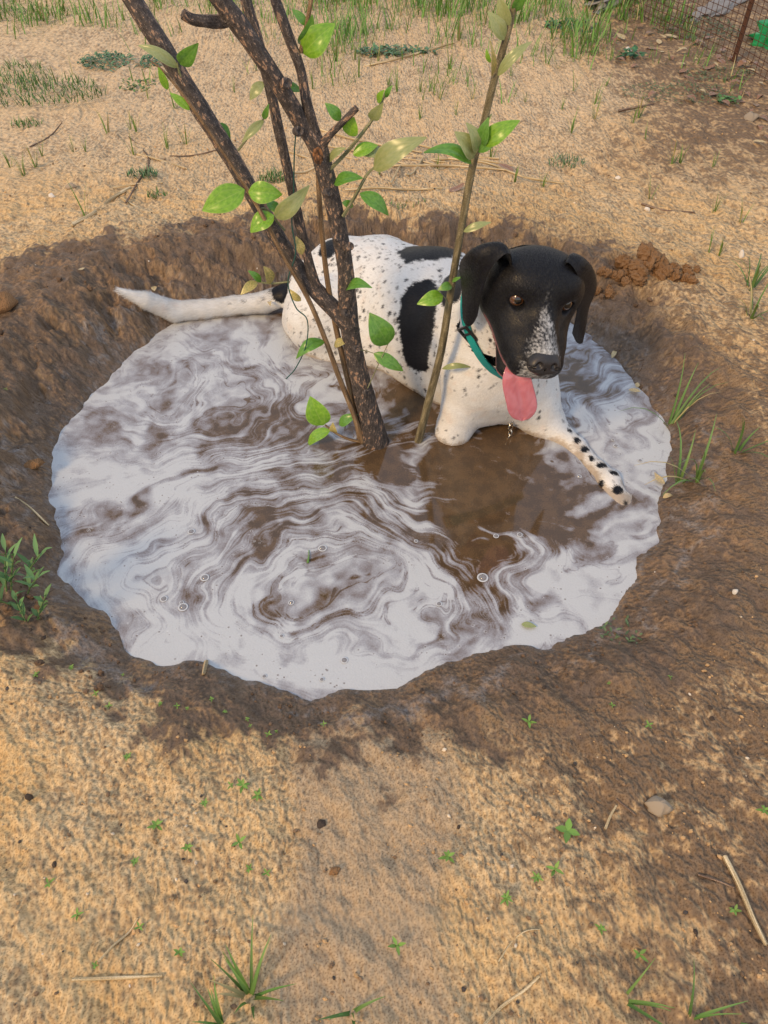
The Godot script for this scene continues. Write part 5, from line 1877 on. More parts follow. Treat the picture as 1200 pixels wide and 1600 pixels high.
func build_plants():
	rng.seed = 606
	var green := Color(0.085, 0.185, 0.045)
	var fresh := Color(0.15, 0.27, 0.06)
	var blue := Color(0.095, 0.19, 0.095)
	# sparse grass shoots on the sand behind the pit
	var kinds := []
	for i in 6: kinds.append(tuft_mesh(rng.randi_range(4, 8), 0.075, 0.0032, 0.32, 0.5, fresh))
	for p in [Vector2(-1.0677, -2.3), Vector2(-0.9739, -2.41), Vector2(-1.1197, -2.3432), Vector2(-1.0386, -2.3432), Vector2(-0.9208, -2.4329), Vector2(-0.793, -2.5765), Vector2(-0.6772, -2.4329), Vector2(-1.0396, -2.4329), Vector2(-0.8634, -2.5518), Vector2(-0.8342, -2.5765), Vector2(-0.7575, -2.41), Vector2(-0.7935, -1.972), Vector2(-0.8337, -2.872), Vector2(-0.8366, -3.0539), Vector2(0.236, -3.1183), Vector2(0.3067, -3.4721), Vector2(0.3205, -2.3652), Vector2(0.3563, -2.1569), Vector2(0.1112, -2.872), Vector2(0.1315, -2.8149), Vector2(0.0556, -2.872), Vector2(0.1959, -2.7869), Vector2(0.2131, -2.7052), Vector2(0.2959, -2.8149), Vector2(0.4477, -2.1569), Vector2(0.667, -2.872), Vector2(0.5794, -2.7321), Vector2(0.7283, -3.4721), Vector2(0.8407, -2.6527), Vector2(0.7783, -2.9309), Vector2(0.6785, -2.6269), Vector2(0.7585, -2.1182), Vector2(0.4787, -2.7869), Vector2(-0.0923, -3.0225), Vector2(-0.1328, -3.2186), Vector2(-0.0479, -3.1846), Vector2(0.0841, -2.6527), Vector2(0.0226, -2.9309), Vector2(-0.1691, -3.2186), Vector2(0.6644, -3.4721), Vector2(0.4613, -3.0225), Vector2(0.9087, -2.0434), Vector2(1.0168, -2.3215), Vector2(0.8825, -2.3215), Vector2(0.8977, -2.3432), Vector2(0.8171, -2.4561), Vector2(0.7983, -2.6015), Vector2(0.6199, -2.5274), Vector2(0.7131, -2.7593), Vector2(0.9541, -1.9895), Vector2(0.8287, -1.7911), Vector2(0.8412, -1.8066), Vector2(0.1326, -2.2788), Vector2(-0.0183, -2.1569), Vector2(-0.2592, -2.6015), Vector2(-0.2707, -2.9309), Vector2(-0.5081, -2.5274), Vector2(-0.6018, -2.4795), Vector2(-0.7181, -2.7869), Vector2(-1.3139, -3.8004), Vector2(-1.4566, -3.4721), Vector2(-1.0265, -3.8004), Vector2(-1.0892, -3.714), Vector2(-1.4254, -3.714), Vector2(-0.7261, -3.714), Vector2(-0.5405, -3.3967), Vector2(-0.4719, -3.1183), Vector2(-0.3091, -3.1512), Vector2(-0.5301, -2.9309)]:
		var o := put("grass_shoot", kinds[rng.randi() % 6], M.blade)
		place(o, p + Vector2(rng.randfn(0, 0.012), rng.randfn(0, 0.012)), rng.randf() * TAU, rng.randf_range(0.6, 1.25))
		tag(o, "sparse green grass shoot on the dry sand behind the pit", "grass", "grass shoots on the dry sand")
	# grass tufts at the wet side
	for q in [[Vector2(0.6052, -1.2312), 0.17, 7, "green grass tuft with long blades leaning over the foam edge"], [Vector2(0.6093, -1.055), 0.15, 8, "spreading grass tuft with bent blades on wet mud beside the foam"], [Vector2(0.5802, -1.0606), 0.13, 5, "low grass tuft at the waterline by a curled yellow leaf"], [Vector2(0.6995, -1.1123), 0.13, 6, "grass tuft on the mud with blades drooping"], [Vector2(0.8447, -1.5236), 0.12, 9, "thick grass tuft beyond the mud, next to the bare sand"], [Vector2(0.8828, -1.6439), 0.14, 9, "arching grass tuft near the mud heap"]]:
		var o := put("grass_tuft", tuft_mesh(q[2], q[1], 0.0052, 0.95, 1.3, Color(0.12, 0.22, 0.06)), M.blade)
		place(o, q[0], rng.randf() * TAU)
		tag(o, q[3], "grass", "grass tufts along the wet bank")
	for q in [[Vector2(-0.1541, -0.1818), 0.085, 15, 0.0048, "broad-bladed grass clump on the dry sand in front of the pit"], [Vector2(-0.1832, -0.1539), 0.07, 9, 0.0048, "short broad-bladed grass clump beside the larger clump"], [Vector2(-0.0363, -0.1662), 0.05, 5, 0.004, "small half dry grass clump on the sand"], [Vector2(0.2746, -0.1786), 0.09, 4, 0.0035, "thin upright grass blades on the mottled crust"], [Vector2(0.397, -0.16), 0.08, 4, 0.0035, "few curved grass blades on the mottled crust"], [Vector2(0.3465, -0.16), 0.07, 4, 0.003, "wispy grass blades on the mottled crust beside a straw"]]:
		var o := put("grass_clump", tuft_mesh(q[2], q[1], q[3], 0.8, 0.9, Color(0.11, 0.22, 0.05)), M.blade)
		place(o, q[0], rng.randf() * TAU)
		tag(o, q[4], "grass", "grass clumps in front of the pit")
	# leafy clump at the water's edge
	for q in [[Vector2(-0.6081, -0.7389), 0.085, 5, "bushy grass plant with many pointed leaves beside the puddle"], [Vector2(-0.5536, -0.6831), 0.055, 2, "small upright grass plant next to the bushy one"]]:
		var t := thing("leafy_grass", q[3], "plant", at_ground(q[0].x, q[0].y), "leafy grass at the puddle edge")
		for k in q[2]:
			var s := Soup.new()
			var lean := Vector3(rng.randf_range(-0.5, 0.9), 1.0, rng.randf_range(-0.7, 0.5)).normalized()
			var base := Vector3(rng.randfn(0, 0.014), -0.005, rng.randfn(0, 0.012))
			var tip: Vector3 = base + lean * q[1]
			tube(s, [base, base.lerp(tip, 0.5) + Vector3(0, 0.004, 0), tip], [0.0016, 0.0013, 0.0008], 5, 8, 0.0, Color(0.13, 0.20, 0.07))
			for m in 9:
				var u := 0.15 + 0.85 * m / 8.0
				var a: float = m * 2.4 + k
				leaflet(s, base.lerp(tip, u), (Vector3(cos(a), 0.5, sin(a)) + lean * 0.6).normalized(), q[1] * rng.randf_range(0.4, 0.6), 0.008, Color(0.12, 0.24, 0.09) * rng.randf_range(0.8, 1.25), 0.4)
			put("shoot", s.mesh(), M.blade, t)
	# seedlings
	var sprouts := []
	for i in 5:
		var s := Soup.new()
		var m: int = [4, 6, 5, 4, 7][i]
		for k in m:
			var a: float = TAU * k / m + rng.randf() * 0.5
			leaflet(s, Vector3(0, 0.006 + 0.003 * (k % 2), 0), Vector3(cos(a), 0, sin(a)), 0.0125 * rng.randf_range(0.6, 1.25), 0.0046, Color(0.17, 0.30, 0.05) * rng.randf_range(0.8, 1.2), rng.randf_range(0.1, 0.9))
		tube(s, [Vector3(0, -0.004, 0), Vector3(0, 0.008, 0)], [0.0012, 0.0008], 5, 2, 0.0, Color(0.2, 0.25, 0.08))
		sprouts.append(s.mesh())
	for p in [Vector2(-0.3187, -0.3299), Vector2(-0.2516, -0.3441), Vector2(-0.1865, -0.3514), Vector2(-0.1723, -0.3221), Vector2(-0.3738, -0.2663), Vector2(-0.2969, -0.2542), Vector2(-0.2413, -0.2246), Vector2(-0.3382, -0.2113), Vector2(-0.4212, -0.3031), Vector2(-0.2094, -0.4302), Vector2(-0.1914, -0.4257), Vector2(-0.1711, -0.4151), Vector2(-0.2403, -0.4038), Vector2(0.21, -0.5247), Vector2(0.3827, -0.5197), Vector2(0.5043, -0.3927), Vector2(0.1505, -0.2844), Vector2(0.2146, -0.3168), Vector2(0.3035, -0.2246), Vector2(0.1936, -0.3106), Vector2(0.4323, -0.2735), Vector2(-0.2988, -0.3742), Vector2(-0.36, -0.4713), Vector2(-0.15, -0.3183), Vector2(0.0819, -0.3338), Vector2(0.0153, -0.2314), Vector2(0.2632, -0.2521)]:
		var o := put("seedling", sprouts[rng.randi() % 5], M.blade)
		place(o, p, rng.randf() * TAU, rng.randf_range(0.45, 1.05))
		tag(o, "tiny green seedling sprouting from the sand in front of the pit", "seedling", "seedlings in the sand")
	for p in [Vector2(-0.3332, -0.5591), Vector2(-0.309, -0.5571), Vector2(-0.2905, -0.5487), Vector2(-0.2022, -0.5384), Vector2(-0.1686, -0.5132), Vector2(-0.1961, -0.5262), Vector2(-0.1583, -0.5212), Vector2(-0.2366, -0.5487), Vector2(-0.5263, -0.5999), Vector2(-0.4319, -0.5729), Vector2(-0.4081, -0.5539), Vector2(0.3365, -0.5518), Vector2(0.339, -0.589), Vector2(0.4337, -0.5999), Vector2(-0.089, -0.5313), Vector2(-0.7713, -1.2416), Vector2(-0.4836, -0.6222), Vector2(-0.4096, -0.6222), Vector2(-0.2583, -0.5676)]:
		var o := put("mud_seedling", sprouts[rng.randi() % 5], M.blade)
		place(o, p, rng.randf() * TAU, rng.randf_range(0.3, 0.6))
		tag(o, "minute green seedling dotting the wet mud at the puddle rim", "seedling", "seedlings on the wet rim")
	var rosette := Soup.new()
	for k in 4:
		var a := TAU * k / 4.0 + 0.3
		leaflet(rosette, Vector3(0, 0.006, 0), Vector3(cos(a), 0, sin(a)), 0.0165 * (1.0 + 0.15 * sin(k * 3.0)), 0.0095, Color(0.16, 0.30, 0.05) * (1.0 + 0.2 * sin(k * 5.0)), 0.15 + 0.1 * (k % 2))
	var ro := put("four_leaf_sprout", rosette.mesh(), M.blade)
	place(ro, Vector2(0.2394, -0.366), 0.0)
	tag(ro, "bright four-leaved sprout alone on the mottled brown crust", "seedling")
	var cl := put("creeping_weed", weed_mesh(0.05, 0.04, 60, 0.010, 0.4, Color(0.10, 0.15, 0.06)), M.blade)
	place(cl, Vector2(0.4085, -0.7019), 0.0)
	tag(cl, "small creeping weed on the wet mud below the foam", "weed")
	# low mats of weed behind
	for q in [[Vector2(-1.2006, -2.872), 0.24, 0.13, 420, 0.022, 0.16, true, green, "wide low mat of green grass on the sand"], [Vector2(-1.3363, -3.0539), 0.12, 0.10, 160, 0.02, 0.16, true, green, "small grass mat behind the wide mat"], [Vector2(-1.0506, -3.2186), 0.10, 0.09, 220, 0.022, 0.42, false, blue, "blue-green leafy weed mat behind the left branch"], [Vector2(-0.8814, -2.9915), 0.09, 0.06, 150, 0.020, 0.42, false, green, "dark green leafy weed mat under the left branch"], [Vector2(-0.8694, -3.2186), 0.06, 0.06, 90, 0.022, 0.45, false, blue, "blue-green weed patch seen beside the tall branch"], [Vector2(-1.177, -2.6527), 0.05, 0.03, 70, 0.015, 0.2, true, green, "isolated small grass mat near the wide mat"], [Vector2(-0.7002, -2.229), 0.045, 0.025, 90, 0.012, 0.3, true, blue, "small dense weed cushion crossed by dry stalks"], [Vector2(-0.6298, -2.0878), 0.03, 0.02, 40, 0.010, 0.3, true, green, "thin weed cushion beside dry stalks"], [Vector2(0.0493, -3.3094), 0.16, 0.05, 200, 0.026, 0.45, false, blue, "flat blue-green broadleaf weed in front of the tall grass"], [Vector2(-0.3101, -2.1737), 0.05, 0.03, 80, 0.016, 0.2, true, green, "green weed tuft at the back rim behind the trunk"], [Vector2(0.5468, -2.3215), 0.06, 0.04, 90, 0.012, 0.2, true, blue, "faint grey-green weed patch on the sand"], [Vector2(1.2842, -3.5899), 0.18, 0.16, 260, 0.02, 0.4, false, Color(0.10, 0.14, 0.06), "dull green ground weed along the wire fence"], [Vector2(0.9298, -3.2186), 0.05, 0.03, 26, 0.03, 0.6, false, Color(0.06, 0.18, 0.07), "round-leaved dark green weed near the fence"], [Vector2(1.1692, -2.8036), 0.04, 0.03, 24, 0.028, 0.5, false, Color(0.10, 0.24, 0.07), "pale green broadleaf weed near the fence"], [Vector2(1.0227, -2.872), 0.20, 0.10, 260, 0.016, 0.35, false, Color(0.11, 0.15, 0.06), "sprawling dull green weeds among dry leaves by the fence"], [Vector2(0.7665, -3.6306), 0.10, 0.08, 120, 0.03, 0.5, false, Color(0.07, 0.18, 0.07), "green weed cluster at the end of the tall grass"], [Vector2(1.2085, -3.0539), 0.14, 0.08, 160, 0.018, 0.35, false, Color(0.12, 0.16, 0.07), "low weeds at the foot of the wire fence"], [Vector2(-1.5465, -3.8004), 0.25, 0.10, 220, 0.035, 0.14, true, fresh, "tall thin grass mat far behind on the sand"], [Vector2(0.0343, -1.9839), 0.08, 0.03, 70, 0.010, 0.25, true, green, "thin weed strip on the back rim of the pit"]]:
		var o := put("weed_mat", weed_mesh(q[1], q[2], q[3], q[4], q[5], q[7], q[6]), M.blade)
		place(o, q[0], 0.0)
		tag(o, q[8], "weed")
	# tall grass far behind
	var one := Soup.new()
	blade_shape(one, Vector3.ZERO, Vector3(0.32, 0, 0.12), 1.0, 0.05, 0.9, Color(1, 1, 1), 4)
	var buf := PackedFloat32Array()
	var n := 0
	while n < 26000:
		var x := rng.randf_range(-1.9, 1.25)
		var z := rng.randf_range(-5.6, -2.75)
		var dens := lump_far.get_noise_2d(x * 3.0, z * 3.0) * 0.9 + 0.28 + (-z - 3.4) * 0.8 - clampf(-x - 0.2, 0.0, 0.35) * 1.0
		if rng.randf() > dens: 
			n += 1
			continue
		n += 1
		var a := rng.randf() * TAU
		var h := rng.randf_range(0.03, 0.11) * (1.35 if dens > 0.6 else 0.9)
		var bs := Basis(Vector3.UP, a).scaled(Vector3(h, h, h))
		var p := at_ground(x, z, -0.003)
		var k := rng.randf_range(0.7, 1.3)
		var c := Color(0.15 * k, 0.31 * k, 0.06 * k)
		if rng.randf() < 0.1: c = Color(0.40 * k, 0.34 * k, 0.18 * k)
		buf.append_array([bs.x.x, bs.y.x, bs.z.x, p.x, bs.x.y, bs.y.y, bs.z.y, p.y, bs.x.z, bs.y.z, bs.z.z, p.z, c.r, c.g, c.b, 1.0])
	var mm := MultiMesh.new()
	mm.transform_format = MultiMesh.TRANSFORM_3D
	mm.use_colors = true
	mm.mesh = one.mesh()
	mm.instance_count = buf.size() / 16
	mm.buffer = buf
	var o := MultiMeshInstance3D.new()
	o.name = "grass"
	o.multimesh = mm
	o.material_override = M.blade
	add_child(o)
	tag(o, "tall thin green grass growing in a loose stand behind the sandy clearing", "grass", "", "stuff")

# ---------------------------------------------------------------- fence
func build_fence():
	M.rust = plain(Color(0.33, 0.22, 0.165), 0.9)
	var a := Vector3(0.9542, 0.07, -4.079)
	var b := Vector3(1.3986, 0.07, -2.9309)
	var dir := Vector3(b.x - a.x, 0, b.z - a.z).normalized()
	a -= dir * 0.9
	b += dir * 1.6
	var t := thing("wire_fence", "rusty wire mesh fence with thin posts at the edge of the sandy clearing", "fence", a)
	var l := Vector2(b.x - a.x, b.z - a.z).length()
	var out := Vector3(-dir.z, 0, dir.x)
	rng.seed = 303
	var y_at := func(d: float) -> float: return ground_height(a.x + dir.x * d, a.z + dir.z * d) - a.y
	var d := 0.0
	while d < l:
		var p := dir * d + Vector3(0, y_at.call(d) - 0.02, 0)
		var sag := rng.randfn(0, 0.004)
		put("wire", tube_mesh([p, p + Vector3(0, 0.5, 0) + out * (0.01 + sag) + dir * sag, p + Vector3(0, 1.0, 0) + dir * sag * 2.0], [0.0014, 0.0014], 4, 4), M.rust, t)
		d += 0.028
	for i in 42:
		var pts := []
		for k in 13:
			var dd := l * k / 12.0
			pts.append(dir * dd + Vector3(0, y_at.call(dd) + 0.01 + i * 0.0235 + 0.004 * sin(dd * 7.0 + i), 0) + out * (0.006 * sin(dd * 5.0 + i * 0.4) + 0.004))
		put("wire", tube_mesh(pts, [0.0014, 0.0014], 4, 24), M.rust, t)
	d = 0.35
	while d < l:
		var p := dir * d + Vector3(0, y_at.call(d) - 0.05, 0) - out * 0.016
		put("post", tube_mesh([p, p + Vector3(0, 0.6, 0), p + Vector3(0.01, 1.15, 0)], [0.009, 0.009, 0.008], 8, 6, 0.1), M.rust, t)
		d += 0.75
	# what lies beyond it
	M.sheet = plain(Color(0.56, 0.54, 0.52), 0.7)
	M.green_bag = plain(Color(0.12, 0.62, 0.34), 0.35)
	crumpled("plastic_sheet", Vector3(1.1302, 0.07, -4.1587), Vector3(0.36, 0.03, 0.09), M.sheet, "pale crumpled plastic sheet lying behind the wire fence", "plastic sheet", 0.9)
	crumpled("plastic_sack", Vector3(1.4439, 0.07, -3.8717), Vector3(0.20, 0.02, 0.05), M.sheet, "flattened grey-white sack lying beyond the fence by a green bag", "sack", 0.8)
	crumpled("plastic_bag", Vector3(1.5991, 0.07, -3.4265), Vector3(0.13, 0.09, 0.10), M.green_bag, "bright green crumpled plastic bag behind the wire fence", "bag", 0.3)

func crumpled(called: String, at: Vector3, half: Vector3, mat: Material, label: String, cat: String, turn: float):
	var s := Soup.new()
	var nz := soil_noise(hash(called) % 1000, 1.0, 3)
	var rows := []
	for i in 15:
		var v := PI * i / 14.0
		var row := PackedInt32Array()
		for j in 25:
			var u := TAU * j / 24.0
			var d := Vector3(sin(v) * cos(u), cos(v), sin(v) * sin(u))
			var k := 1.0 + 0.55 * nz.get_noise_3d(d.x * 1.6, d.y * 1.6, d.z * 1.6) + 0.3 * absf(nz.get_noise_3d(d.x * 4.0, d.y * 4.0, d.z * 4.0 + 9.0))
			var p := d * k * half
			p.y = maxf(p.y, -0.02)
			row.append(s.vert(p, d))
		rows.append(row)
	s.grid(rows, false)
	s.smooth()
	var o := put(called, s.mesh(), mat)
	o.position = at_ground(at.x, at.z, 0.01)
	o.rotation.y = turn
	tag(o, label, cat)

# ---------------------------------------------------------------- lumps, stones
func lump_mesh(size: Vector3, rough: float, sd: int, sharp := false) -> ArrayMesh:
	var s := Soup.new()
	var nz := soil_noise(sd, 1.0, 3)
	var rows := []
	var m := 9 if sharp else 14
	for i in m + 1:
		var v := PI * i / m
		var row := PackedInt32Array()
		for j in m * 2 + 1:
			var u := TAU * (j % (m * 2)) / (m * 2)
			var d := Vector3(sin(v) * cos(u), cos(v), sin(v) * sin(u))
			var k := 1.0 + rough * nz.get_noise_3d(d.x * 1.5 + sd, d.y * 1.5, d.z * 1.5)
			if sharp:
				# a few flat facets
				for f in 7:
					var fd := Vector3(sin(f * 2.1 + sd), cos(f * 1.7 + sd * 0.5), sin(f * 3.3 + 1.0)).normalized()
					var e := d.dot(fd)
					if e > 0.55: k = minf(k, 0.62 / e + 0.12)
			row.append(s.vert(d * k * size, d))
		rows.append(row)
	s.grid(rows, false)
	s.smooth()
	return s.mesh()

func build_mud_heap():
	rng.seed = 12
	var c := Vector3(0.6237, 0.075, -1.6783)
	var t := thing("mud_heap", "small heap of orange-brown mud clods dug up behind the dog's head", "mud heap", at_ground(c.x, c.z))
	for i in 46:
		var f := rng.randfn(0, 0.5)
		var r := rng.randf_range(0.006, 0.021) * (1.2 - minf(absf(f), 0.9) * 0.6)
		var o := put("clod", lump_mesh(Vector3(r, r * 0.7, r * 0.9), 0.55, 200 + i % 9), M.clay, t)
		var p := Vector3(f * 0.13 + 0.02 * rng.randf(), 0, rng.randfn(0, 0.022))
		p.y = ground_height(c.x + p.x, c.z + p.z) - t.position.y + r * 0.35 + (0.014 if i % 4 == 0 and absf(f) < 0.5 else 0.0)
		o.position = p
		o.rotation = Vector3(rng.randf(), rng.randf() * TAU, rng.randf())

func stalk(called: String, px: Array, r: float, mat: Material, label: String, cat: String, group := "", lift := 0.0):
	var pts := []
	var c: Vector3 = px[px.size() / 2]
	for p in px:
		var q := at_ground(p.x, p.z, lift + r * 0.7)
		pts.append(q)
	# straight pieces rest on the highest ground under them
	var base: Vector3 = pts[0]
	var rel := []
	for q in pts: rel.append(q - base)
	var o := put(called, tube_mesh(rel, [r, r * 0.95, r * 0.8], 6, maxi(8, px.size() * 5), 0.15, Color.WHITE, 0.7), mat)
	o.position = base
	tag(o, label, cat, group)

func build_litter():
	rng.seed = 909
	stalk("dry_stalk", [Vector3(-0.8071, 0.08, -1.8918), Vector3(-0.7757, 0.08, -1.9807), Vector3(-0.745, 0.08, -2.0713), Vector3(-0.7174, 0.08, -2.1476)], 0.0065, M.straw, "thick pale dry stalk lying on the sand by the back rim", "stalk")
	stalk("dry_stalk", [Vector3(-0.7673, 0.08, -2.1516), Vector3(-0.7042, 0.08, -2.1713), Vector3(-0.6318, 0.08, -2.1752)], 0.0032, M.straw, "short pale stalk crossing the thick one", "stalk")
	stalk("dry_stalk", [Vector3(-0.7229, 0.08, -2.0676), Vector3(-0.673, 0.08, -2.0163), Vector3(-0.616, 0.08, -1.9667)], 0.0026, M.straw, "thin pale stalk below the thick stalk", "stalk")
	stalk("dry_stalk", [Vector3(-0.7579, 0.08, -2.3957), Vector3(-0.6733, 0.08, -2.3422), Vector3(-0.5823, 0.08, -2.2819)], 0.0036, M.straw, "pale stalk lying beside a forked twig on the sand", "stalk")
	stalk("dry_stalk", [Vector3(0.4396, 0.08, -0.3378), Vector3(0.4466, 0.08, -0.3025), Vector3(0.4523, 0.08, -0.2661), Vector3(0.459, 0.08, -0.2355)], 0.0045, M.straw, "long straight yellow straw on the mottled crust", "straw")
	stalk("dry_stalk", [Vector3(-0.3606, 0.08, -0.1965), Vector3(-0.3243, 0.08, -0.1984), Vector3(-0.2877, 0.08, -0.1997), Vector3(-0.2586, 0.08, -0.2016)], 0.0030, M.straw, "flat pale straw lying on the dry sand in front", "straw")
	stalk("dry_stalk", [Vector3(-0.3359, 0.08, -0.2154), Vector3(-0.3236, 0.08, -0.2328), Vector3(-0.3102, 0.08, -0.2506), Vector3(-0.3017, 0.08, -0.2646)], 0.0022, M.straw, "thin leaning straw beside a seedling on dry sand", "straw")
	stalk("dry_stalk", [Vector3(0.1079, 0.08, -0.1489), Vector3(0.1335, 0.08, -0.1707), Vector3(0.1607, 0.08, -0.1863), Vector3(0.1809, 0.08, -0.201)], 0.0030, M.straw, "curved yellow straw at the edge of the mottled crust", "straw")
	stalk("dry_stalk", [Vector3(0.1343, 0.08, -0.2154), Vector3(0.1515, 0.08, -0.2355), Vector3(0.1697, 0.08, -0.2478), Vector3(0.1886, 0.08, -0.252)], 0.0018, M.straw, "thin arched straw on dark mottled crust", "straw")
	stalk("dry_stalk", [Vector3(0.2915, 0.08, -0.3715), Vector3(0.3014, 0.08, -0.3881), Vector3(0.313, 0.08, -0.4034)], 0.0026, M.straw, "short straw beside a grey stone", "straw")
	stalk("dry_stalk", [Vector3(-0.6869, 0.06, -0.9842), Vector3(-0.6539, 0.06, -0.9616), Vector3(-0.6183, 0.06, -0.9364)], 0.0028, M.straw, "short yellow stalk on the wet bank", "stalk")
	stalk("wood_splinter", [Vector3(-0.29, 0.03, -0.6628), Vector3(-0.2871, 0.03, -0.644), Vector3(-0.2842, 0.03, -0.6256)], 0.0042, M.straw, "small upright wood splinter at the foam edge in front", "splinter")
	stalk("twig", [Vector3(-0.699, 0.08, -2.0236), Vector3(-0.7051, 0.08, -2.1752), Vector3(-0.7035, 0.08, -2.3204), Vector3(-0.7354, 0.08, -2.4093), Vector3(-0.8104, 0.08, -2.527)], 0.0030, M.twig, "grey forked twig lying across the sand behind the pit", "twig")
	stalk("twig", [Vector3(-0.5098, 0.08, -2.4093), Vector3(-0.5823, 0.08, -2.3732), Vector3(-0.6502, 0.08, -2.3732)], 0.0022, M.twig, "thin dark twig on sand behind the tall branch", "twig")
	stalk("twig", [Vector3(-1.1025, 0.08, -2.4554), Vector3(-1.0708, 0.08, -2.5515), Vector3(-1.0584, 0.08, -2.6528)], 0.0024, M.twig, "thin dark twig beside the isolated grass mat", "twig")
	stalk("twig", [Vector3(-0.0712, 0.08, -3.1537), Vector3(0.0481, 0.08, -3.2078), Vector3(0.1726, 0.08, -3.3201), Vector3(0.2756, 0.08, -3.3933)], 0.0045, M.straw, "long pale stick in front of the tall grass", "stick")
	stalk("twig", [Vector3(0.7702, 0.08, -2.679), Vector3(0.8536, 0.08, -2.7217), Vector3(0.9133, 0.08, -2.7764)], 0.0045, M.twig, "brown stick with reddish leaf on the sand toward the fence", "stick")
	stalk("twig", [Vector3(0.7106, 0.08, -2.0602), Vector3(0.7724, 0.08, -2.0381), Vector3(0.8427, 0.08, -2.0056)], 0.0034, M.twig, "thin brown stick on sand beyond the mud heap", "stick")
	stalk("twig", [Vector3(0.4001, 0.07, -0.3161), Vector3(0.4181, 0.07, -0.3085), Vector3(0.4395, 0.07, -0.2995)], 0.0022, M.twig, "dark twig on the crust near the long straw", "twig")
	stalk("twig", [Vector3(0.3143, 0.07, -0.4117), Vector3(0.3249, 0.07, -0.4005), Vector3(0.3363, 0.07, -0.3903)], 0.0018, M.twig, "small dark twig beside the grey stone", "twig")
	stalk("floating_straw", [Vector3(-0.1798, 0, -1.0976), Vector3(-0.1294, 0, -1.1158), Vector3(-0.0715, 0, -1.1269)], 0.0016, M.straw, "thin straw floating on the water by the trunk", "straw")
	# reed stalks strewn behind
	for q in [[Vector3(-0.1987, 0.08, -2.4554), Vector3(0.0758, 0.08, -2.2904)], [Vector3(-0.1181, 0.08, -2.423), Vector3(0.1876, 0.08, -2.2567)], [Vector3(-0.0805, 0.08, -2.5028), Vector3(0.2558, 0.08, -2.2904)], [Vector3(0, 0.08, -2.2567), Vector3(0.3539, 0.08, -2.2318)], [Vector3(0.039, 0.08, -2.3866), Vector3(0.379, 0.08, -2.2904)], [Vector3(-0.1881, 0.08, -2.265), Vector3(-0.3106, 0.08, -2.1673)], [Vector3(-0.293, 0.08, -2.3957), Vector3(-0.077, 0.08, -2.3422)], [Vector3(-0.105, 0.09, -2.04), Vector3(0.1584, 0.09, -2.0584)], [Vector3(0.0177, 0.09, -2.077), Vector3(0.0531, 0.08, -2.2904)], [Vector3(0.0635, 0.09, -2.1539), Vector3(0.1196, 0.08, -2.351)], [Vector3(0.1912, 0.08, -2.3204), Vector3(0.5091, 0.08, -2.1516)], [Vector3(0.0798, 0.08, -2.4695), Vector3(0.3472, 0.08, -2.351)], [Vector3(-0.204, 0.08, -2.5515), Vector3(0.1169, 0.08, -2.3866)]]:
		var a: Vector3 = q[0]
		var b: Vector3 = q[1]
		stalk("reed", [a, a.lerp(b, 0.33) + Vector3(0, 0, rng.randfn(0, 0.012)), a.lerp(b, 0.66) + Vector3(0, 0, rng.randfn(0, 0.012)), b], rng.randf_range(0.0022, 0.0042), M.straw, "pale dry reed strewn on the sand behind the tree", "reed", "dry reeds behind the tree", rng.randf_range(0.0, 0.008))
	# stones
	for q in [[Vector2(0.369, -0.4038), Vector3(0.018, 0.013, 0.016), "stone", "angular grey-brown stone on the mottled crust"], [Vector2(0.8999, -1.7849), Vector3(0.010, 0.013, 0.008), "stone_pale", "pale pointed stone beyond the mud heap"], [Vector2(0.5758, -0.752), Vector3(0.006, 0.005, 0.005), "stone_pale", "tiny cream pebble on the mottled sand by the mud"], [Vector2(-0.6912, -1.0833), Vector3(0.022, 0.012, 0.014), "clay", "flat orange clay clod on the wet bank"], [Vector2(-0.8411, -1.4867), Vector3(0.035, 0.022, 0.026), "clay", "big orange clay clod at the rim of the pit"], [Vector2(1.2013, -2.6631), Vector3(0.030, 0.016, 0.022), "stone", "rounded grey-pink stone near the fence"], [Vector2(0.9324, -3.2881), Vector3(0.020, 0.012, 0.016), "stone_pale", "pale stone among dry leaves near the fence"], [Vector2(0.6849, -2.2454), Vector3(0.009, 0.007, 0.008), "stone_pale", "small white pebble on the sand behind the dog"], [Vector2(0.7218, -2.0361), Vector3(0.008, 0.007, 0.007), "stone_pale", "small white pebble beside a brown stick"], [Vector2(-0.8974, -2.1752), Vector3(0.016, 0.010, 0.012), "stone", "sandy brown stone lying near the thick stalk"], [Vector2(-0.9355, -2.1167), Vector3(0.010, 0.007, 0.009), "stone_pale", "small pale stone beside the sandy brown one"], [Vector2(-0.0845, -0.3801), Vector3(0.008, 0.005, 0.007), "charcoal", "small dark brown clod on the smooth trodden sand"], [Vector2(-0.0633, -0.3198), Vector3(0.008, 0.005, 0.006), "clay", "brown clod on the smooth trodden sand"], [Vector2(-0.4789, -0.4125), Vector3(0.005, 0.008, 0.005), "charcoal", "dark pointed chip on the bright dry sand"]]:
		var o := put("stone", lump_mesh(q[1], 0.5, 300 + rng.randi() % 50, true), M[q[2]])
		place(o, q[0], rng.randf() * TAU)
		o.position.y += q[1].y * 0.4
		tag(o, q[3], "stone")
	# pebbles and dark chips
	var peb := []
	for i in 5: peb.append(lump_mesh(Vector3(0.0034, 0.0024, 0.0030), 0.8, 400 + i, true))
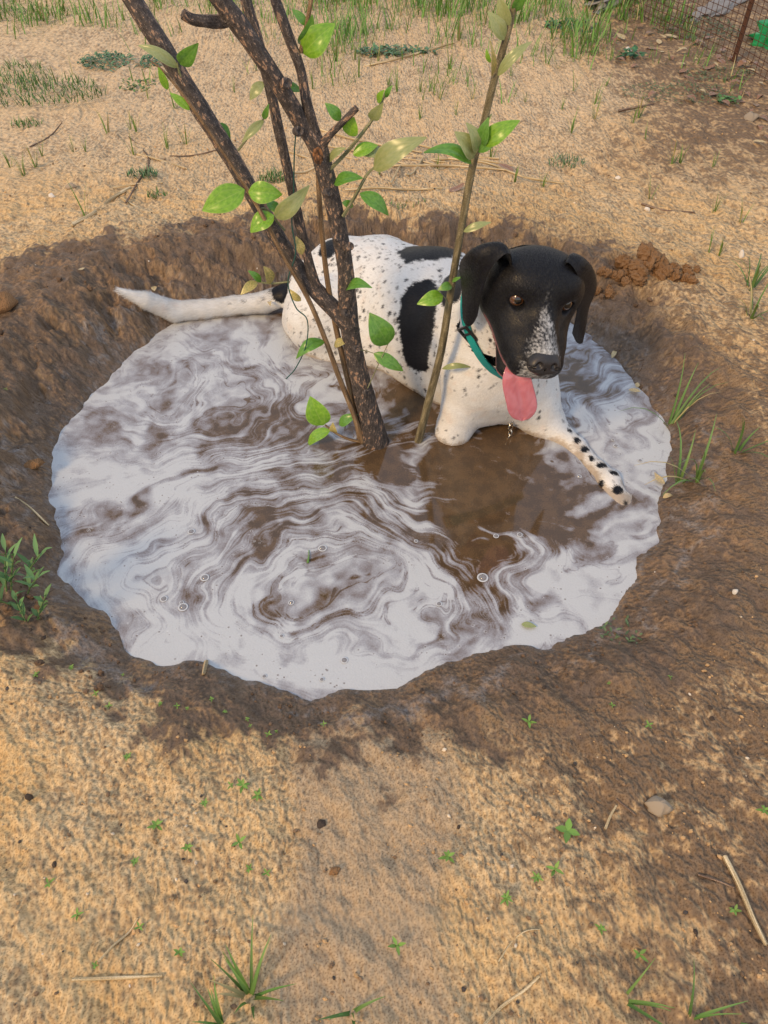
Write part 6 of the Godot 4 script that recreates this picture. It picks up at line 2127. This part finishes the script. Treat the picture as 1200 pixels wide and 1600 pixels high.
	for i in 120:
		var p := Vector2(rng.randf_range(-0.85, 0.85), rng.randf_range(-2.2, -0.18))
		if field_at(water_field, p.x, p.y) < 0.03: continue
		var pale := rng.randf() < 0.4
		var o := put("pebble", peb[rng.randi() % 5], M.stone_pale if pale else M.charcoal)
		place(o, p, rng.randf() * TAU, rng.randf_range(0.5, 1.3) * (0.8 if pale else 1.2))
		tag(o, "tiny pale pebble lying on the soil round the pit" if pale else "tiny dark chip lying on the soil round the pit", "pebble", "pale pebbles round the pit" if pale else "dark chips round the pit")
	# fallen leaves by the fence
	var dead := []
	for i in 5: dead.append(leaf_mesh(Vector3.ZERO, Vector3(0.045, 0.006, 0), rng.randf_range(0.35, 0.6), Vector3.UP, rng.randf_range(-0.1, 0.25), 0.6))
	for p in [Vector2(1.2622, -2.7869), Vector2(1.2857, -2.7593), Vector2(1.218, -2.7159), Vector2(1.3117, -2.872), Vector2(1.2383, -2.8149), Vector2(1.2611, -2.6527), Vector2(1.213, -2.6015), Vector2(1.2602, -3.1512), Vector2(1.2232, -3.1052), Vector2(1.2455, -3.0225), Vector2(1.2978, -3.1183), Vector2(1.2777, -3.4721), Vector2(1.1594, -3.3599), Vector2(1.1207, -3.4568), Vector2(1.1563, -3.2531), Vector2(0.9049, -3.3967), Vector2(0.9551, -3.4568), Vector2(0.8561, -3.3381), Vector2(1.0307, -3.5107), Vector2(1.1742, -3.1846), Vector2(1.1762, -3.6306), Vector2(1.0914, -3.55), Vector2(1.1505, -2.9309), Vector2(1.0715, -2.9309), Vector2(1.069, -3.0539), Vector2(0.8433, -3.4721), Vector2(0.914, -2.7869), Vector2(0.9011, -2.8262), Vector2(1.2228, -2.872), Vector2(1.3259, -2.8149), Vector2(1.3035, -2.7159), Vector2(0.9251, -3.6306), Vector2(1.0309, -3.6306), Vector2(0.7303, -3.2531), Vector2(1.2726, -2.961), Vector2(1.3393, -2.9915), Vector2(0.1765, -2.0434), Vector2(0.3744, -2.2372), Vector2(1.1996, -3.3237), Vector2(1.0673, -3.2881), Vector2(1.2415, -3.2531), Vector2(1.2882, -3.2881), Vector2(1.3162, -3.2186), Vector2(1.1591, -3.0859), Vector2(1.1124, -3.1314), Vector2(1.0783, -3.1846), Vector2(1.0774, -3.3819), Vector2(1.0173, -3.3381), Vector2(1.2069, -2.9309), Vector2(1.2486, -2.8837), Vector2(1.3473, -3.0666), Vector2(1.3747, -3.0225), Vector2(1.3554, -3.1512), Vector2(1.2801, -3.0225), Vector2(1.1561, -2.872), Vector2(1.1037, -2.8432), Vector2(1.0554, -2.7869), Vector2(1.1992, -2.5274), Vector2(1.1534, -2.4795), Vector2(1.2461, -2.5765), Vector2(1.1218, -2.9915), Vector2(1.1755, -3.4721), Vector2(1.2027, -3.3819), Vector2(1.2413, -3.1846), Vector2(1.1669, -2.7593), Vector2(0.9737, -3.2531), Vector2(0.9084, -3.1183), Vector2(0.8627, -3.1846), Vector2(0.8689, -3.4721)]:
		var o := put("dead_leaf", dead[rng.randi() % 5], M.dry_leaf if rng.randf() < 0.7 else M.dry_leaf_pale)
		place(o, p, rng.randf() * TAU, rng.randf_range(0.6, 1.3))
		o.position.y += 0.004
		tag(o, "dry brown fallen leaf lying on the ground toward the fence", "leaf", "fallen leaves toward the fence")
	for q in [[Vector2(0.5527, -1.0608), 0.7, "curled yellow leaf on the mud at the foam edge"], [Vector2(0.5379, -1.018), 0.45, "small torn yellow leaf just below the curled one"], [Vector2(0.544, -1.3527), 0.6, "dry tan leaf at the foam edge behind the foreleg"], [Vector2(0.5294, -1.4681), 0.6, "dry reddish leaf at the foam edge near the ear"], [Vector2(0.5674, -1.3738), 0.5, "narrow tan leaf strip among plant scraps by the foam"], [Vector2(-0.279, -1.6337), 0.45, "pale triangular dry leaf fallen on the dog's tail"], [Vector2(-0.5582, -1.6632), 0.6, "dry pale leaf curled on the wet back bank"], [Vector2(-0.7046, -1.6453), 0.4, "small tan leaf flat on the wet bank near the tail tip"]]:
		var o := put("fallen_leaf", dead[rng.randi() % 5], M.dry_leaf_pale)
		place(o, q[0], rng.randf() * TAU, q[1])
		o.position.y = maxf(o.position.y, 0.0) + 0.004
		if q[2].contains("tail") and q[2].contains("dog"): o.position.y = 0.047
		tag(o, q[2], "leaf")
	# scraps of plant matter at the far foam edge
	for i in 9:
		var c := Vector3(0.5466, 0.02, -1.4333) + Vector3(rng.randfn(0, 0.04), 0, rng.randfn(0, 0.03))
		var d := Vector3(rng.randfn(0, 0.02), 0, rng.randfn(0, 0.015))
		stalk("plant_scrap", [c, c + d * 0.5 + Vector3(0, 0, 0.004), c + d], 0.0011, M.twig, "thin reddish plant scrap washed up at the foam edge", "scrap", "plant scraps at the foam edge")
	# bits on the water
	var bud := put("leaf_bit", leaf_mesh(Vector3.ZERO, Vector3(0.024, 0.001, 0.006), 0.5, Vector3.UP, 0.05, 0.2), M.leaf_olive)
	bud.position = Vector3(0.2323, 0.003, -0.7333)
	tag(bud, "small pale green leaf bit floating in the white foam", "leaf")
	var sp := put("green_sprig", tube_mesh([Vector3(0, 0.001, -0.03), Vector3(0.001, 0.003, -0.015), Vector3(0, 0.002, 0.0)], [0.0007, 0.001, 0.0026], 6, 10), M.leaf_green)
	sp.position = Vector3(-0.1375, 0, -0.866)
	tag(sp, "tiny green sprig with a pale end floating on the foam", "sprig")

	# loose crumbs of soil
	var crumb := lump_mesh(Vector3(1.0, 0.7, 0.9), 0.8, 512, true)
	var buf := PackedFloat32Array()
	for i in 9000:
		var p := Vector2(rng.randf_range(-0.8, 0.85), rng.randf_range(-1.0, -0.12))
		if i % 3 == 0: p = Vector2(rng.randf_range(-1.4, 1.4), rng.randf_range(-2.6, -1.0))
		var dw := field_at(water_field, p.x, p.y)
		if dw < 0.012: continue
		var wet := field_at(wet_field, p.x, p.y) < 0.0
		var clump := lump_fine.get_noise_2d(p.x * 5.0 + 7.0, p.y * 5.0)
		if rng.randf() > 0.45 + clump * 1.2: continue
		var r := 0.0011 + 0.0028 * pow(rng.randf(), 3.0)
		if wet and dw > 0.05 and (p.x < -0.4 or p.y < -1.5) and rng.randf() < 0.25: r = rng.randf_range(0.003, 0.010)
		var bs := Basis(Vector3(rng.randf(), rng.randf(), rng.randf()).normalized(), rng.randf() * TAU).scaled(Vector3.ONE * r)
		var q := at_ground(p.x, p.y, r * 0.3)
		var k := rng.randf_range(0.7, 1.15)
		var c := Color(0.58 * k, 0.37 * k, 0.18 * k)
		var pick := rng.randf()
		if wet: c = Color(0.16 * k, 0.10 * k, 0.06 * k)
		elif pick < 0.34: c = Color(0.24 * k, 0.155 * k, 0.09 * k)
		elif pick < 0.40: c = Color(0.07 * k, 0.06 * k, 0.055 * k)
		elif pick < 0.46: c = Color(0.72 * k, 0.60 * k, 0.44 * k)
		buf.append_array([bs.x.x, bs.y.x, bs.z.x, q.x, bs.x.y, bs.y.y, bs.z.y, q.y, bs.x.z, bs.y.z, bs.z.z, q.z, c.r, c.g, c.b, 1.0])
	var mm := MultiMesh.new()
	mm.transform_format = MultiMesh.TRANSFORM_3D
	mm.use_colors = true
	mm.mesh = crumb
	mm.instance_count = buf.size() / 16
	mm.buffer = buf
	var o := MultiMeshInstance3D.new()
	o.name = "soil_crumbs"
	o.multimesh = mm
	o.material_override = plain(Color.WHITE, 0.95, true)
	add_child(o)
	tag(o, "loose crumbs of sandy soil strewn over the ground round the pit", "soil", "", "stuff")
